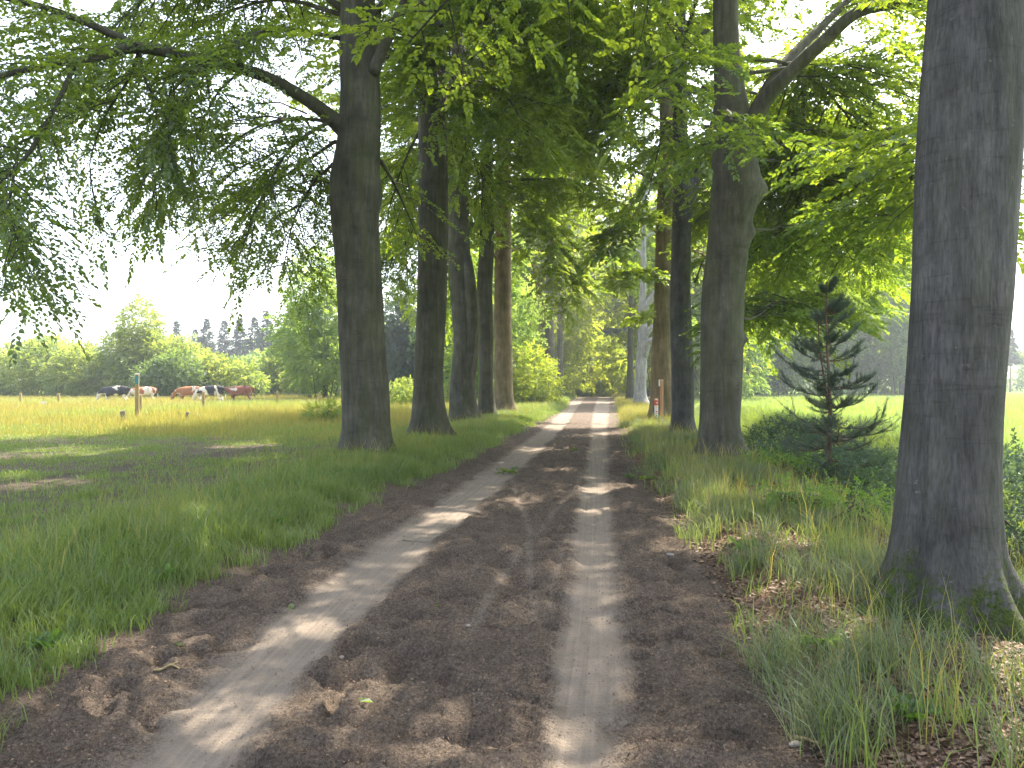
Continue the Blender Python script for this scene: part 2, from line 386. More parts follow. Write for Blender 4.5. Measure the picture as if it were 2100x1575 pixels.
dl_ = XL(Yg)-Xg; dr_ = Xg-XR(Yg)
A_ = dict(track=trackmask(Xg, Yg), lat=np.where(Xg < (line(2, Yg)+line(3, Yg))/2, Xg-line(2, Yg), Xg-line(3, Yg)+7), soil=np.maximum(soilmask(Xg, Yg), sst(98, 97, Yg)*((dl_ < 0) & (dr_ < 0))),
          far=sst(17, 26, Yg+(fbm(Xg*.3, Yg*.3, 3, 91)-.5)*10)*sst(3, 6, dl_)+sst(45, 60, Yg)*(dl_ <= 3)*(dr_ < 5),
          rightfield=sst(6.8, 8.0, dr_), litter=sst(0, .2, dr_))
A_['far'] = np.clip(A_['far'], 0, 1)
tag(link('path', submesh('path', inpath, PATH, {'track': A_['track'], 'lat': A_['lat']})), 'unpaved brown track with two pale wheel ruts between rows of beeches', 'path', kind='structure')
tag(link('ground', submesh('ground', ~inpath, GROUND, {k: A_[k] for k in ('soil', 'far', 'rightfield', 'litter')})),
    'grassy ground of verges, meadow and field on both sides of the track', 'ground', kind='structure')

# ------------------------------------------------------------ leaves
def spray_arrays(O, D, L, n, ls, rng, wr=.68, hexa=False, roll=.35, droop=.15, jit=.35, ang=(1.0, .35), tone=None):
    O = np.asarray(O, float); N = len(O); D = nrm(np.asarray(D, float))
    L = np.broadcast_to(np.asarray(L, float), (N,))
    up = np.array([0, 0, 1.])
    S = np.cross(D, up); bad = np.linalg.norm(S, axis=1) < .05; S[bad] = (1, 0, 0); S = nrm(S); U = np.cross(S, D)
    r = rng.normal(0, roll, N)[:, None]; S2 = S*np.cos(r)+U*np.sin(r); U2 = -S*np.sin(r)+U*np.cos(r)
    t = ((np.arange(n)+.7)/n)[None, :, None]; sg = np.where(np.arange(n) % 2 == 0, 1., -1.)[None, :, None]
    a = (ang[0]+(ang[1]-ang[0])*t)
    pos = O[:, None, :]+D[:, None, :]*L[:, None, None]*t-up*droop*L[:, None, None]*t**2
    ld = nrm(D[:, None, :]*np.cos(a)+S2[:, None, :]*sg*np.sin(a)+rng.normal(0, jit*.5, (N, n, 3)))
    lw = nrm(np.cross(U2[:, None, :]+rng.normal(0, jit, (N, n, 3)), ld)); ln = np.cross(ld, lw)
    l = (ls*(.65+.6*rng.random((N, n, 1))))*np.where(t < .2, .8, 1)
    w_ = l*wr*.5; base = pos+ld*l*.08; fold = ln*w_*.35
    tip = base+ld*l-up*l*.12
    if tone is None: tone = rng.random(N)*.6+.1
    tn = np.clip(tone[:, None]+rng.normal(0, .16, (N, n)), 0, 1)
    if hexa:
        m1 = base+ld*l*.32; m2 = base+ld*l*.68
        v = np.stack([base, m1+lw*w_+fold, m2+lw*w_*.82+fold, tip, m2-lw*w_*.82+fold, m1-lw*w_+fold], 2).reshape(-1, 3)
        k = np.arange(N*n)[:, None]*6
        f = np.vstack([k+np.array([[0, 1, 2, 3]]), k+np.array([[0, 3, 4, 5]])]); tn = np.repeat(tn.ravel(), 6)
    else:
        mi = base+ld*l*.45
        v = np.stack([base, mi+lw*w_+fold, tip, mi-lw*w_+fold], 2).reshape(-1, 3)
        f = np.arange(N*n*4).reshape(-1, 4); tn = np.repeat(tn.ravel(), 4)
    return v, f, tn
class Leaves:
    def __init__(s): s.v = []; s.f = []; s.t = []; s.n = 0
    def add(s, v, f, t): s.v.append(v); s.f.append(f+s.n); s.t.append(t); s.n += len(v)
    def mesh(s, name, mat, off=None):
        v = np.vstack(s.v)
        if off is not None: v = v-np.array(off)
        return mesh_np(name, v, [np.vstack(s.f)], mat, {'tone': np.concatenate(s.t)})

def rot_z(v, a):
    c, s_ = math.cos(a), math.sin(a); return np.array([v[0]*c-v[1]*s_, v[0]*s_+v[1]*c, v[2]])

DENS_G, DENS_S = .55, .62
def sun_gap(pts):
    """crowns shaped for the light: no limb grows where it would shade the two sunny stretches of track and verge"""
    p = np.asarray(pts)[1:]; gx = p[:, 0]-p[:, 2]*sd.x/sd.z; gy = p[:, 1]-p[:, 2]*sd.y/sd.z
    a = (gx > -3) & (gx < 9) & (gy > 29.5) & (gy < 41.5)
    b = (gx > line(3, gy)-8.5) & (gx < line(3, gy)-2.5) & (gy > 40) & (gy < 72)
    c = (gx > 3.2) & (gx < 9) & (gy > 23) & (gy < 34)
    return bool((a | b | c).any())

SUN_SPOTS = [(-7.4, 11.6, .75), (-8.6, 12.4, .5), (-5.0, 12.6, .6), (-4.2, 13.6, .4), (2.35, 4.0, .34), (2.7, 3.55, .25), (1.75, 7.3, .45), (2.6, 6.9, .4), (2.1, 5.5, .22), (.5, 3.2, .22),
             (-.85, 3.9, .28), (-.3, 3.4, .18), (-.55, 9.0, .4), (-.9, 8.0, .25), (.95, 9.6, .35), (1.6, 11.5, .5), (1.9, 8.6, .35), (.4, 7.6, .2), (-1.4, 5.0, .2), (-3.4, 7.5, .3), (-10.5, 17, 1.4), (-7, 19, 1.0), (-12.5, 14.5, 1.2), (.9, 14, .4), (3.0, 5.9, .3)]
def in_sun_spot(p):  # leaf sprays found here are dropped, shaping crown holes for sun dapples
    gx = p[:, 0]-p[:, 2]*sd.x/sd.z; gy = p[:, 1]-p[:, 2]*sd.y/sd.z
    wob = .35*np.sin(gx*5+gy*3)
    q = ((gx > -2.5) & (gx < 8.5) & (gy > 30.5) & (gy < 39)) | ((gx > 3.6) & (gx < 8) & (gy > 25) & (gy < 33))
    for (x, y, r_) in SUN_SPOTS: q |= ((gx-x)/(1+wob*.4))**2+((gy-y)*.8)**2 < r_**2
    return q

class Crown:
    def __init__(s, rng): s.rng = rng; s.wood = MB(); s.O = []; s.D = []; s.K = []; s.gap = True
    def limb(s, start, az, el, length, r0, sag=.9, n=9):
        g = s.rng; pts = [np.array(start, float)]; a, e = az, el
        for i in range(n-1):
            t = i/(n-1); e2 = e-sag*t
            d = np.array([math.cos(e2)*math.sin(a), math.cos(e2)*math.cos(a), math.sin(e2)])
            pts.append(pts[-1]+d*length/(n-1)); a += g.normal(0, .13); e += g.normal(0, .07)
        pts = np.array(pts); rad = r0*(1-np.linspace(0, 1, n)**.8*.88)
        if s.gap and sun_gap(pts): return None
        s.wood.tube(pts, rad, 6); return pts
    def foliate(s, pts, t0=.25, gap=.42, slen=1.5, sgap=.2, k=0, sd=.25, hang=.35, twr=.012):
        """secondary twigs along a limb, leaf sprays along the twigs"""
        g = s.rng; gap *= DENS_G; sgap *= DENS_S; slen *= 1.15; pts = np.asarray(pts); seg = np.linalg.norm(np.diff(pts, axis=0), axis=1); cum = np.concatenate([[0], np.cumsum(seg)]); Ltot = cum[-1]
        d = t0*Ltot; sgn = 1
        while d < Ltot:
            p = np.array([np.interp(d, cum, pts[:, q]) for q in range(3)]); q2 = np.array([np.interp(min(d+.1, Ltot), cum, pts[:, q]) for q in range(3)])
            q1 = np.array([np.interp(max(d-.1, 0), cum, pts[:, q]) for q in range(3)]); T = nrm(q2-q1)
            tt = d/Ltot; ln = slen*(1.25-.75*tt)*(.6+.7*g.random())
            dr = rot_z(T, sgn*g.uniform(.55, 1.2)); dr[2] = dr[2]*.5+g.normal(.05, sd); dr = nrm(dr)
            m_ = 5; tq = np.linspace(0, 1, m_)[:, None]
            tw = p+dr*ln*tq-np.array([0, 0, 1.])*hang*ln*tq**2+np.cumsum(g.normal(0, .02, (m_, 3)), 0)*ln
            s.wood.tube(tw, np.linspace(twr*(.6+ln*.5), .003, m_), 4, False)
            ns = max(3, int(ln/sgap)); ts = (np.arange(ns)+.6)/ns
            o = np.stack([np.interp(ts, tq[:, 0], tw[:, q]) for q in range(3)], 1)
            Td = nrm(tw[-1]-tw[0]); sg2 = np.where(np.arange(ns) % 2 == 0, 1, -1)*g.uniform(.5, 1.1, ns)
            dd = np.stack([Td[0]*np.cos(sg2)-Td[1]*np.sin(sg2), Td[0]*np.sin(sg2)+Td[1]*np.cos(sg2), Td[2]*.4+g.normal(-.03, .2, ns)], 1)
            dd[-1] = Td
            s.O.append(o); s.D.append(dd); s.K.append(np.full(ns, k)); sgn = -sgn; d += gap*(.6+.8*g.random())
        s.O.append(pts[-1:]); s.D.append(nrm(pts[-1:]-pts[-2:-1])); s.K.append(np.full(1, k))
    def auto(s, trunkfn, z0, z1, nl, lmax, r0=.09, k=0, gap=.42, slen=1.5, sgap=.2, azfn=None, dropfn=None, el=(.5, 1.0), sag=1.0):
        g = s.rng; a0 = g.random()*6.28
        for i in range(nl):
            t = (i+.5)/nl; z = z0+(z1-z0)*t; c, r = trunkfn(z)
            az = a0+i*2.39996+g.normal(0, .25) if azfn is None else azfn(i, g)
            ln = lmax*(.75+.35*math.sin(math.pi*min(1, t*1.3+.15)))*(1-.62*t**1.7)*(.8+.35*g.random())
            if dropfn and dropfn(az, z, g): continue
            e = el[0]+(el[1]-el[0])*t+g.normal(0, .08)
            p = s.limb(c, az, e, ln, min(r0*(1-.45*t), r*.6), sag*(1-.4*t))
            if p is None: continue
            s.foliate(p, .22, gap, slen*(1-.35*t), sgap, k)
    def leaves(s, spec, Lname, mat, off, spray=.55):
        O = np.vstack(s.O); D = np.vstack(s.D); K = np.concatenate(s.K); g = s.rng
        LV = Leaves()
        # tone follows patches of the crown, so whole sprays differ
        for k, (n, ls, hexa) in spec.items():
            q = (K == k) & ~in_sun_spot(O+nrm(D)*.25)
            if not q.any(): continue
            o = O[q]; tone = np.clip(.15+.75*fbm(o[:, 0]*.8+o[:, 2]*.5, o[:, 1]*.8-o[:, 2]*.6, 2, 7)+g.normal(0, .12, len(o)), 0, 1)
            LV.add(*spray_arrays(o, D[q], spray*(.7+.5*g.random(len(o))), n, ls, g, hexa=hexa, tone=tone))
        return LV.mesh(Lname, mat, off)

def resample(rows_, dz):
    """rows_: (z, cx, cy, r) sorted by z"""
    a = np.array(rows_); zs = np.arange(a[0, 0], a[-1, 0], dz)
    # smooth cubic through the rows
    def cub(zq, col):
        z_, v_ = a[:, 0], a[:, col]; mslope = np.gradient(v_, z_)
        i = np.clip(np.searchsorted(z_, zq)-1, 0, len(z_)-2); h_ = z_[i+1]-z_[i]; t = (zq-z_[i])/h_
        return (2*t**3-3*t**2+1)*v_[i]+(t**3-2*t**2+t)*h_*mslope[i]+(-2*t**3+3*t**2)*v_[i+1]+(t**3-t**2)*h_*mslope[i+1]
    return zs, cub(zs, 1), cub(zs, 2), np.maximum(cub(zs, 3), .015)

def trunk_rows(Y, rows_, top, lean=(0, 0)):
    out = []
    for (py, a, b) in sorted(rows_, key=lambda q: -q[0]):
        p = P((a+b)/2, py, Y); out.append((p[2], p[0], Y, (b-a)/2/F*Y/math.sqrt(1+(((a+b)/2-CX)/F)**2)))
    z, x, y, r = out[-1]
    for t in (.35, .7, 1.0):
        out.append((z+(top-z)*t, x+lean[0]*t, y+lean[1]*t, r*(1-.86*t)))
    b0 = out[0]; gzv = gz(b0[1], b0[2])
    out.insert(0, (min(gzv-.35, b0[0]-.3), b0[1], b0[2], b0[3]*1.12))
    return out

def build_trunk(rows_, dz, seg, mat, parent, off, seed, flare=.35, flare_h=.3, lobes=5, bumps=(), name='trunk', noise_a=.03, mossh=.5, extra=(), groove=.10):
    zs, cx, cy, r = resample(rows_, dz); base = rows_[0][0]+.35
    rng = np.random.default_rng(seed); ph = rng.random(6)*6.28
    def rf(th, i, pts):
        z = pts[:, 2][:, None]
        lob = .5+.5*np.cos(lobes*th+ph[0]+.8*np.sin(th*2+ph[1])); lob = lob**1.5
        fl = flare*np.exp(-np.clip(z-base, 0, 9)/flare_h)*(.15+1.1*lob)+groove*np.exp(-np.clip(z-base, 0, 9)/.9)*(np.abs(np.cos(lobes*.5*th+ph[0]))**.6-.6)
        ns = noise_a*np.sin(2*th+z*.7+ph[2])+noise_a*.7*np.sin(3*th-z*1.1+ph[3])+noise_a*.5*np.sin(th+z*2.3+ph[4])
        nn = (vnoise(th*3.0+50+0*z, z*2.0+seed, 3)-.5)*noise_a*1.2*(np.minimum(th, 6.2832-th) > .35)
        o = 1+fl+ns+nn
        for (bz, bth, bs, ba) in bumps:
            dth = np.abs((th-bth+math.pi) % (2*math.pi)-math.pi)
            o = o+ba*np.exp(-((z-bz)/bs)**2-(dth/.55)**2)
        return o
    mb = MB(); mb.tube(np.stack([cx, cy, zs], 1), r, seg, True, rf)
    for (pts, rad, sg_) in extra: mb.tube(pts, rad, sg_)
    v = np.vstack(mb.v); moss = np.clip(1.1-(v[:, 2]-base)/mossh*(.6+.9*vnoise(np.arctan2(v[:, 1]-rows_[1][2], v[:, 0]-rows_[1][1])*2.2+9, v[:, 2]*2, seed)), 0, 1)
    o = link(name, mb.mesh(name, mat, off, True, {'moss': moss}), parent)
    def fn(z): return np.array([np.interp(z, zs, cx), np.interp(z, zs, cy), z]), float(np.interp(z, zs, r))
    return o, fn

def smooth_px(pts, m_=4):
    """pts: (px,py,Y,r) -> dense points with a Catmull-Rom spline"""
    a = np.array([[*P(p[0], p[1], p[2]), p[3]] for p in pts]); a = np.vstack([2*a[0]-a[1], a, 2*a[-1]-a[-2]]); o = []
    for i in range(1, len(a)-2):
        for t in np.arange(m_)/m_:
            o.append(.5*((2*a[i])+(-a[i-1]+a[i+1])*t+(2*a[i-1]-5*a[i]+4*a[i+1]-a[i+2])*t*t+(-a[i-1]+3*a[i]-3*a[i+1]+a[i+2])*t**3))
    o.append(a[-2]); o = np.array(o); return o[:, :3], np.maximum(o[:, 3], .004)

def droop(px0, py0, Y0, px1, py1, Y1, r=.05, slen=1.5, gap=.3, hang=.4, arch=-40):
    q = lambda t, a: (px0+(px1-px0)*t, py0+(py1-py0)*t**1.6+a, Y0+(Y1-Y0)*t, r*(1-.85*t))
    return {'pts': [q(0, 0), q(.33, arch*.8), q(.66, arch), q(1, 0)], 'slen': slen, 'gap': gap, 'hang': hang}
BG = 'beeches lining the track'
def beech(label, Y, rows_, top, seed, mat=BARK, dz=.15, seg=28, z0=5.5, nl=26, lmax=6.5, explicit=(), spec=None, flare=.3, flare_h=.3, lobes=5,
          bumps=(), near=True, zsplit=None, gap=.42, slen=1.5, sgap=.2, mossh=.5, extra=(), azfn=None, dropfn=None, lean=(0, 0), name='beech_tree', group=BG, leafm=LEAF, noise_a=.03, sag=1.0, rl=.09):
    tr = trunk_rows(Y, rows_, top, lean); rng = np.random.default_rng(seed)
    loc = (tr[1][1], tr[1][2], gz(tr[1][1], tr[1][2]))
    t = thing(name, label, 'tree', loc, group)
    ex = [(smooth_px(e['pts'])[0], smooth_px(e['pts'])[1], e.get('seg', 10)) for e in extra]
    _, fn = build_trunk(tr, dz, seg, mat, t, loc, seed, flare, flare_h, lobes, bumps, noise_a=noise_a, mossh=mossh, extra=ex)
    cr = Crown(rng)
    for e in explicit:
        pts, rad = smooth_px(e['pts'])
        if e.get('big'):
            mb = MB(); mb.tube(pts, rad, 10); lm = mb.mesh('limb', mat, loc, True, None); link('limb', lm, t)
        else: cr.wood.tube(pts, rad, 6)
        if e.get('leaf', 1): cr.foliate(pts, e.get('t0', .2), e.get('gap', .33), e.get('slen', 1.3), e.get('sgap', .17), 0, hang=e.get('hang', .45))
    zs = zsplit or top
    nlow = int(nl*(min(zs, top*.96)-z0)/(top*.96-z0)) if zs < top else nl
    cr.auto(fn, z0, min(zs, top*.96), max(nlow, 1), lmax, rl, 0, gap, slen, sgap, azfn, dropfn, sag=sag)
    if zs < top*.9: cr.auto(fn, zs, top*.96, max(6, int((nl-nlow)*.7)), lmax*.95, rl*.9, 1, gap*1.5, slen*1.15, .34, el=(.6, 1.1))
    link('branches', cr.wood.mesh('branches', mat, loc, True), t)
    link('crown', cr.leaves(spec or {0: (16, .098, True), 1: (14, .19, False)}, 'crown', leafm, loc), t)
    return t

# ------------------------------------------------------------ left row of beeches
L1 = beech('thick grey beech nearest on the left, one long bare limb arching over the meadow', 14.8,
    [(945, 690, 812), (900, 698, 804), (800, 698, 798), (700, 694, 790), (600, 691, 785), (500, 684, 779), (430, 678, 777), (380, 677, 778), (300, 690, 780), (200, 697, 780), (100, 695, 776), (0, 698, 770)],
    23, 11, dz=.07, seg=48, z0=8.3, nl=38, lmax=7.5, zsplit=12.5, spec={0: (15, .082, True), 1: (14, .19, False)}, flare=.35, flare_h=.2, noise_a=.012, mossh=.45,
    bumps=((5.4, math.pi, .35, .16),),
    extra=[{'pts': [(765, 150, 14.6, .13), (785, 100, 14.4, .11), (812, 45, 14.2, .10), (850, -40, 14, .09), (900, -160, 13.8, .06)]}],
    explicit=[
     {'big': 1, 't0': .3, 'gap': .4, 'pts': [(725, 290, 14.8, .20), (695, 256, 14.7, .17), (640, 212, 14.4, .13), (560, 165, 14.0, .115), (480, 137, 13.4, .10), (400, 120, 12.8, .095), (285, 98, 12.1, .09), (200, 118, 11.5, .055), (100, 134, 11.0, .045), (0, 156, 10.4, .04), (-160, 200, 9.6, .02)]},
     {'pts': [(288, 98, 12.1, .07), (180, 48, 11.8, .06), (80, 12, 11.4, .05), (-40, -15, 11, .04), (-200, -60, 10.5, .02)]},
     {'pts': [(152, 137, 11.2, .04), (115, 215, 10.8, .035), (65, 305, 10.3, .03), (15, 362, 10, .02), (-60, 420, 9.7, .01)], 'hang': .4},
     {'pts': [(30, 350, 10.1, .02), (20, 430, 9.9, .015), (45, 520, 9.7, .01), (70, 570, 9.6, .006)], 'hang': .4, 'slen': .8, 't0': .1},
     {'pts': [(285, 104, 12.1, .03), (265, 160, 12.3, .025), (215, 240, 12.6, .018), (185, 330, 12.9, .01), (190, 400, 13, .006)], 'hang': .4, 'slen': 1.2},
     {'pts': [(285, 104, 12.1, .025), (300, 170, 12, .02), (340, 240, 11.9, .014), (350, 340, 11.8, .006)], 'hang': .4, 'slen': 1.2},
     {'pts': [(358, 118, 12.6, .02), (355, 170, 12.8, .018), (360, 245, 13, .012), (330, 330, 13.1, .008), (310, 420, 13.2, .005)], 'hang': .4},
     {'pts': [(500, 140, 13.6, .03), (440, 200, 14.2, .02), (400, 300, 14.6, .012), (385, 420, 15, .006)], 'hang': .4, 'slen': 1.5},
     {'pts': [(695, 262, 14.7, .05), (640, 245, 15.2, .04), (540, 255, 16, .03), (450, 320, 17, .02), (400, 420, 17.5, .008)], 'slen': 1.9, 'gap': .28},
     {'pts': [(692, 240, 14.6, .05), (600, 300, 13.8, .03), (540, 400, 13.2, .02), (500, 500, 13, .008)], 'slen': 1.4, 'gap': .28},
     {'pts': [(690, 330, 14.8, .04), (640, 380, 15.6, .03), (600, 460, 16.3, .02), (580, 560, 16.8, .008)], 'slen': 1.5, 'gap': .26, 'hang': .4},
     {'pts': [(688, 290, 14.9, .04), (600, 350, 16.8, .03), (500, 420, 18.5, .02), (440, 500, 19.5, .008)], 'slen': 1.8, 'gap': .3, 'hang': .4},
     {'pts': [(700, 80, 14.7, .05), (560, 60, 13.4, .04), (420, 130, 12.4, .02), (350, 260, 11.8, .008)], 'slen': 1.6, 'gap': .26},
     {'pts': [(700, 30, 14.8, .05), (560, 0, 15.8, .04), (400, 60, 16.8, .025), (250, 200, 17.6, .008)], 'slen': 2, 'gap': .28},
     {'pts': [(700, -100, 14.8, .05), (500, -90, 14.5, .04), (300, -10, 13.8, .025), (120, 200, 13, .008)], 'slen': 2, 'gap': .28},
     {'pts': [(-330, -120, 11.4, .05), (-160, 60, 11.6, .03), (-60, 260, 11.9, .02), (0, 400, 12.1, .01), (40, 520, 12.3, .005)], 'slen': 1.1, 'gap': .24, 'hang': .4},
     {'pts': [(780, 330, 14.9, .04), (810, 380, 15.8, .03), (845, 460, 16.8, .012), (860, 500, 17.3, .006)], 'slen': .9, 'gap': .5},
    ])
beech('second beech on the left, straight grey trunk with dark roots spreading at its foot', 19.5,
    [(905, 835, 922), (880, 840, 918), (800, 848, 909), (700, 852, 912), (600, 855, 917), (450, 857, 919), (300, 858, 918), (150, 858, 914), (0, 857, 905)],
    25, 22, dz=.1, seg=36, z0=8.0, nl=36, lmax=7, zsplit=15, flare=.6, flare_h=.26, noise_a=.018,
    spec={0: (15, .105, True), 1: (14, .2, False)},
    explicit=[
     droop(870, 60, 19.5, 1150, 160, 17.5, .07, 1.8, .28), droop(870, -40, 19.5, 1080, 60, 16, .07, 1.8, .28), droop(875, 260, 19.5, 1010, 420, 21, .05, 1.5, .28), 
     {'pts': [(870, 200, 19.5, .06), (960, 170, 18, .045), (1040, 200, 16.8, .03), (1080, 280, 16, .01)], 'slen': 1.6, 'gap': .26},
     {'pts': [(870, 90, 19.5, .06), (800, 120, 17.6, .04), (760, 40, 16.4, .03), (740, -40, 15.8, .01)], 'slen': 1.4, 'gap': .3},
     {'pts': [(880, 130, 19.5, .05), (890, 120, 17.8, .035), (900, 180, 16.4, .02), (905, 270, 15.8, .008)], 'slen': 1.3, 'gap': .22, 'hang': .4},
     {'pts': [(870, 250, 19.5, .05), (830, 330, 20.4, .03), (800, 420, 21.4, .012), (790, 480, 22, .006)], 'slen': 1.3, 'gap': .3}])
beech('third beech on the left, gnarled trunk with a dark vertical seam and swollen side', 28,
    [(868, 918, 988), (850, 921, 982), (800, 923, 976), (700, 930, 981), (650, 928, 980), (580, 922, 973), (520, 918, 966), (400, 920, 962), (300, 922, 960), (100, 925, 955)],
    26, 33, dz=.12, seg=36, z0=8.5, nl=34, lmax=7, zsplit=20, flare=.22, noise_a=.035, spec={0: (14, .13, False), 1: (12, .24, False)},
    bumps=((5.2, 3.1, .4, .12), (3.2, 1.6, .8, .1)),
    extra=[{'pts': [(952, 500, 27.75, .13), (962, 560, 27.6, .20), (968, 640, 27.6, .24), (966, 700, 27.65, .20), (958, 800, 27.75, .14)]}],
    explicit=[droop(950, 200, 28, 1200, 330, 27, .09, 2.4, .28), droop(950, 120, 28, 1130, 180, 24, .08, 2.2, .28), droop(950, 350, 28, 800, 560, 30, .07, 2.2, .28), droop(950, 300, 28, 840, 440, 32, .07, 2.4, .28), {'pts': [(955, 290, 28, .12), (985, 250, 26.8, .10), (1040, 200, 25, .08), (1110, 130, 23.4, .06), (1180, 60, 22, .05), (1215, 10, 21, .02)], 'slen': 1.6, 'gap': .3, 'big': 1}])
beech('fourth beech on the left, slimmest trunk of the row', 31,
    [(860, 972, 1022), (845, 977, 1018), (800, 981, 1012), (700, 981, 1013), (600, 978, 1010), (450, 986, 1014), (300, 986, 1010), (200, 987, 1008)],
    24, 44, dz=.15, seg=24, z0=9, nl=28, lmax=6.5, zsplit=21, spec={0: (14, .14, False), 1: (12, .24, False)})
beech('fifth beech on the left, brown sunlit foot beside the sunny stretch of track', 36,
    [(852, 1008, 1062), (835, 1012, 1056), (750, 1013, 1051), (650, 1013, 1050), (500, 1015, 1048), (350, 1017, 1048), (200, 1020, 1046)],
    27, 55, mat=BARK_WARM, dz=.15, seg=24, z0=6.5, nl=46, lmax=8, zsplit=23, spec={0: (14, .15, False), 1: (12, .24, False)},
    explicit=[droop(1040, 420, 36, 1170, 600, 33, .08, 2.6, .28), droop(1040, 520, 36, 1120, 650, 38, .07, 2.2, .28), droop(1040, 300, 36, 1210, 470, 42, .09, 3, .3), droop(1020, 400, 36, 900, 600, 40, .08, 2.8, .3)])
beech('sixth beech on the left, dark trunk behind the leafy shrub near the far end', 70,
    [(806, 1118, 1142), (780, 1118, 1138), (700, 1117, 1137), (640, 1118, 1136)],
    27, 66, dz=.3, seg=16, z0=7, nl=30, lmax=9, slen=2, spec={0: (11, .28, False), 1: (10, .28, False)}, gap=.5, sgap=.27)
beech('thin dark beech trunk farthest along the left row', 76,
    [(805, 1142, 1158), (760, 1143, 1155), (650, 1143, 1154)],
    26, 67, dz=.3, seg=14, z0=7, nl=28, lmax=9, slen=2, spec={0: (11, .30, False), 1: (10, .28, False)}, gap=.5, sgap=.27)

# ------------------------------------------------------------ right row of beeches
beech('huge foreground beech on the right with mossy ribbed foot', 4.75,
    [(1262, 1800, 2085), (1200, 1812, 2072), (1150, 1820, 2060), (1050, 1830, 2054), (900, 1842, 2055), (700, 1858, 2068), (600, 1864, 2078), (450, 1868, 2088), (300, 1874, 2097), (150, 1884, 2101), (0, 1897, 2104)],
    24, 101, mat=BARK_NEAR, dz=.03, seg=110, z0=5.6, nl=44, lmax=7.2, zsplit=9.5, flare=.48, flare_h=.20, lobes=7, noise_a=.012, mossh=.62,
    spec={0: (16, .095, True), 1: (14, .19, False)},
    explicit=[
     {'pts': [(2040, -20, 4.9, .05), (1990, 200, 7, .04), (1880, 288, 9, .03), (1780, 298, 10, .02), (1620, 288, 11, .01)], 'slen': 1.0, 'gap': .35, 't0': .45},
     {'pts': [(2040, 0, 4.9, .05), (1990, 300, 7.5, .04), (1870, 440, 9.5, .028), (1760, 430, 10.5, .02), (1700, 420, 11, .01)], 'slen': .9, 'gap': .35, 't0': .5},
     {'pts': [(2040, 0, 4.9, .05), (1980, 280, 7.2, .04), (1850, 375, 9.2, .025), (1740, 410, 10.3, .012)], 'slen': .9, 'gap': .3, 't0': .5}])
beech('second beech on the right, knotty bulging trunk with two limbs sweeping right', 13.9,
    [(948, 1412, 1545), (920, 1428, 1528), (880, 1432, 1520), (800, 1434, 1522), (700, 1436, 1524), (600, 1441, 1528), (520, 1450, 1533), (450, 1455, 1542), (390, 1458, 1558), (330, 1460, 1553), (250, 1463, 1540), (150, 1463, 1522), (0, 1462, 1515)],
    25, 112, dz=.06, seg=64, z0=8.6, nl=36, lmax=7.2, zsplit=12.5, flare=.55, flare_h=.2, noise_a=.03, lobes=5,
    bumps=((5.25, 2.9, .15, .30), (4.45, 3.0, .14, .30), (4.1, 2.2, .16, .24), (4.1, 2.2, .06, -.26), (2.45, 2.9, .09, .22), (4.9, 1.6, .30, .12), (3.6, 1.2, .3, .09), (1.6, 1.9, .12, .06)),
    explicit=[
     {'big': 1, 't0': .55, 'pts': [(1515, 340, 13.9, .24), (1535, 270, 13.8, .19), (1570, 205, 13.6, .15), (1620, 150, 13.3, .13), (1690, 85, 12.9, .115), (1760, 25, 12.5, .10), (1860, 5, 12, .08), (1960, -10, 11.5, .05), (2100, -60, 11, .03)]},
     {'big': 1, 't0': .6, 'pts': [(1525, 300, 14.0, .16), (1560, 210, 14.4, .12), (1610, 130, 14.9, .10), (1680, 60, 15.4, .085), (1740, 0, 15.8, .07), (1820, -90, 16.2, .03)]},
     {'pts': [(1530, 290, 13.9, .04), (1600, 300, 15, .035), (1700, 330, 16.5, .02), (1800, 400, 18, .01)], 'slen': 1.8, 'gap': .25},
     {'pts': [(1530, 470, 13.9, .03), (1600, 470, 15.2, .025), (1700, 450, 17, .015), (1780, 480, 18.5, .008)], 'slen': 1.8, 'gap': .26},
     {'pts': [(1525, 655, 13.9, .03), (1550, 650, 14.8, .02), (1600, 620, 16.5, .014), (1680, 600, 18, .006)], 'slen': 1.6, 'gap': .26},
     {'pts': [(1475, 120, 13.8, .04), (1430, 110, 12.8, .03), (1380, 150, 11.9, .02), (1340, 210, 11.2, .006)], 'slen': 1.0, 'gap': .28},
     {'pts': [(1480, 220, 13.8, .04), (1500, 240, 12.6, .03), (1480, 280, 11.8, .015), (1440, 300, 11.4, .006)], 'slen': .8, 'gap': .22},
     droop(1530, 330, 13.9, 1760, 560, 19, .05, 2), droop(1520, 260, 14, 1650, 520, 22, .05, 2), droop(1530, 120, 13.9, 1840, 420, 17, .05, 2),
     {'pts': [(1540, 150, 13.9, .04), (1660, 140, 15, .03), (1780, 190, 16, .02), (1850, 280, 17, .008)], 'slen': 2, 'gap': .26}])
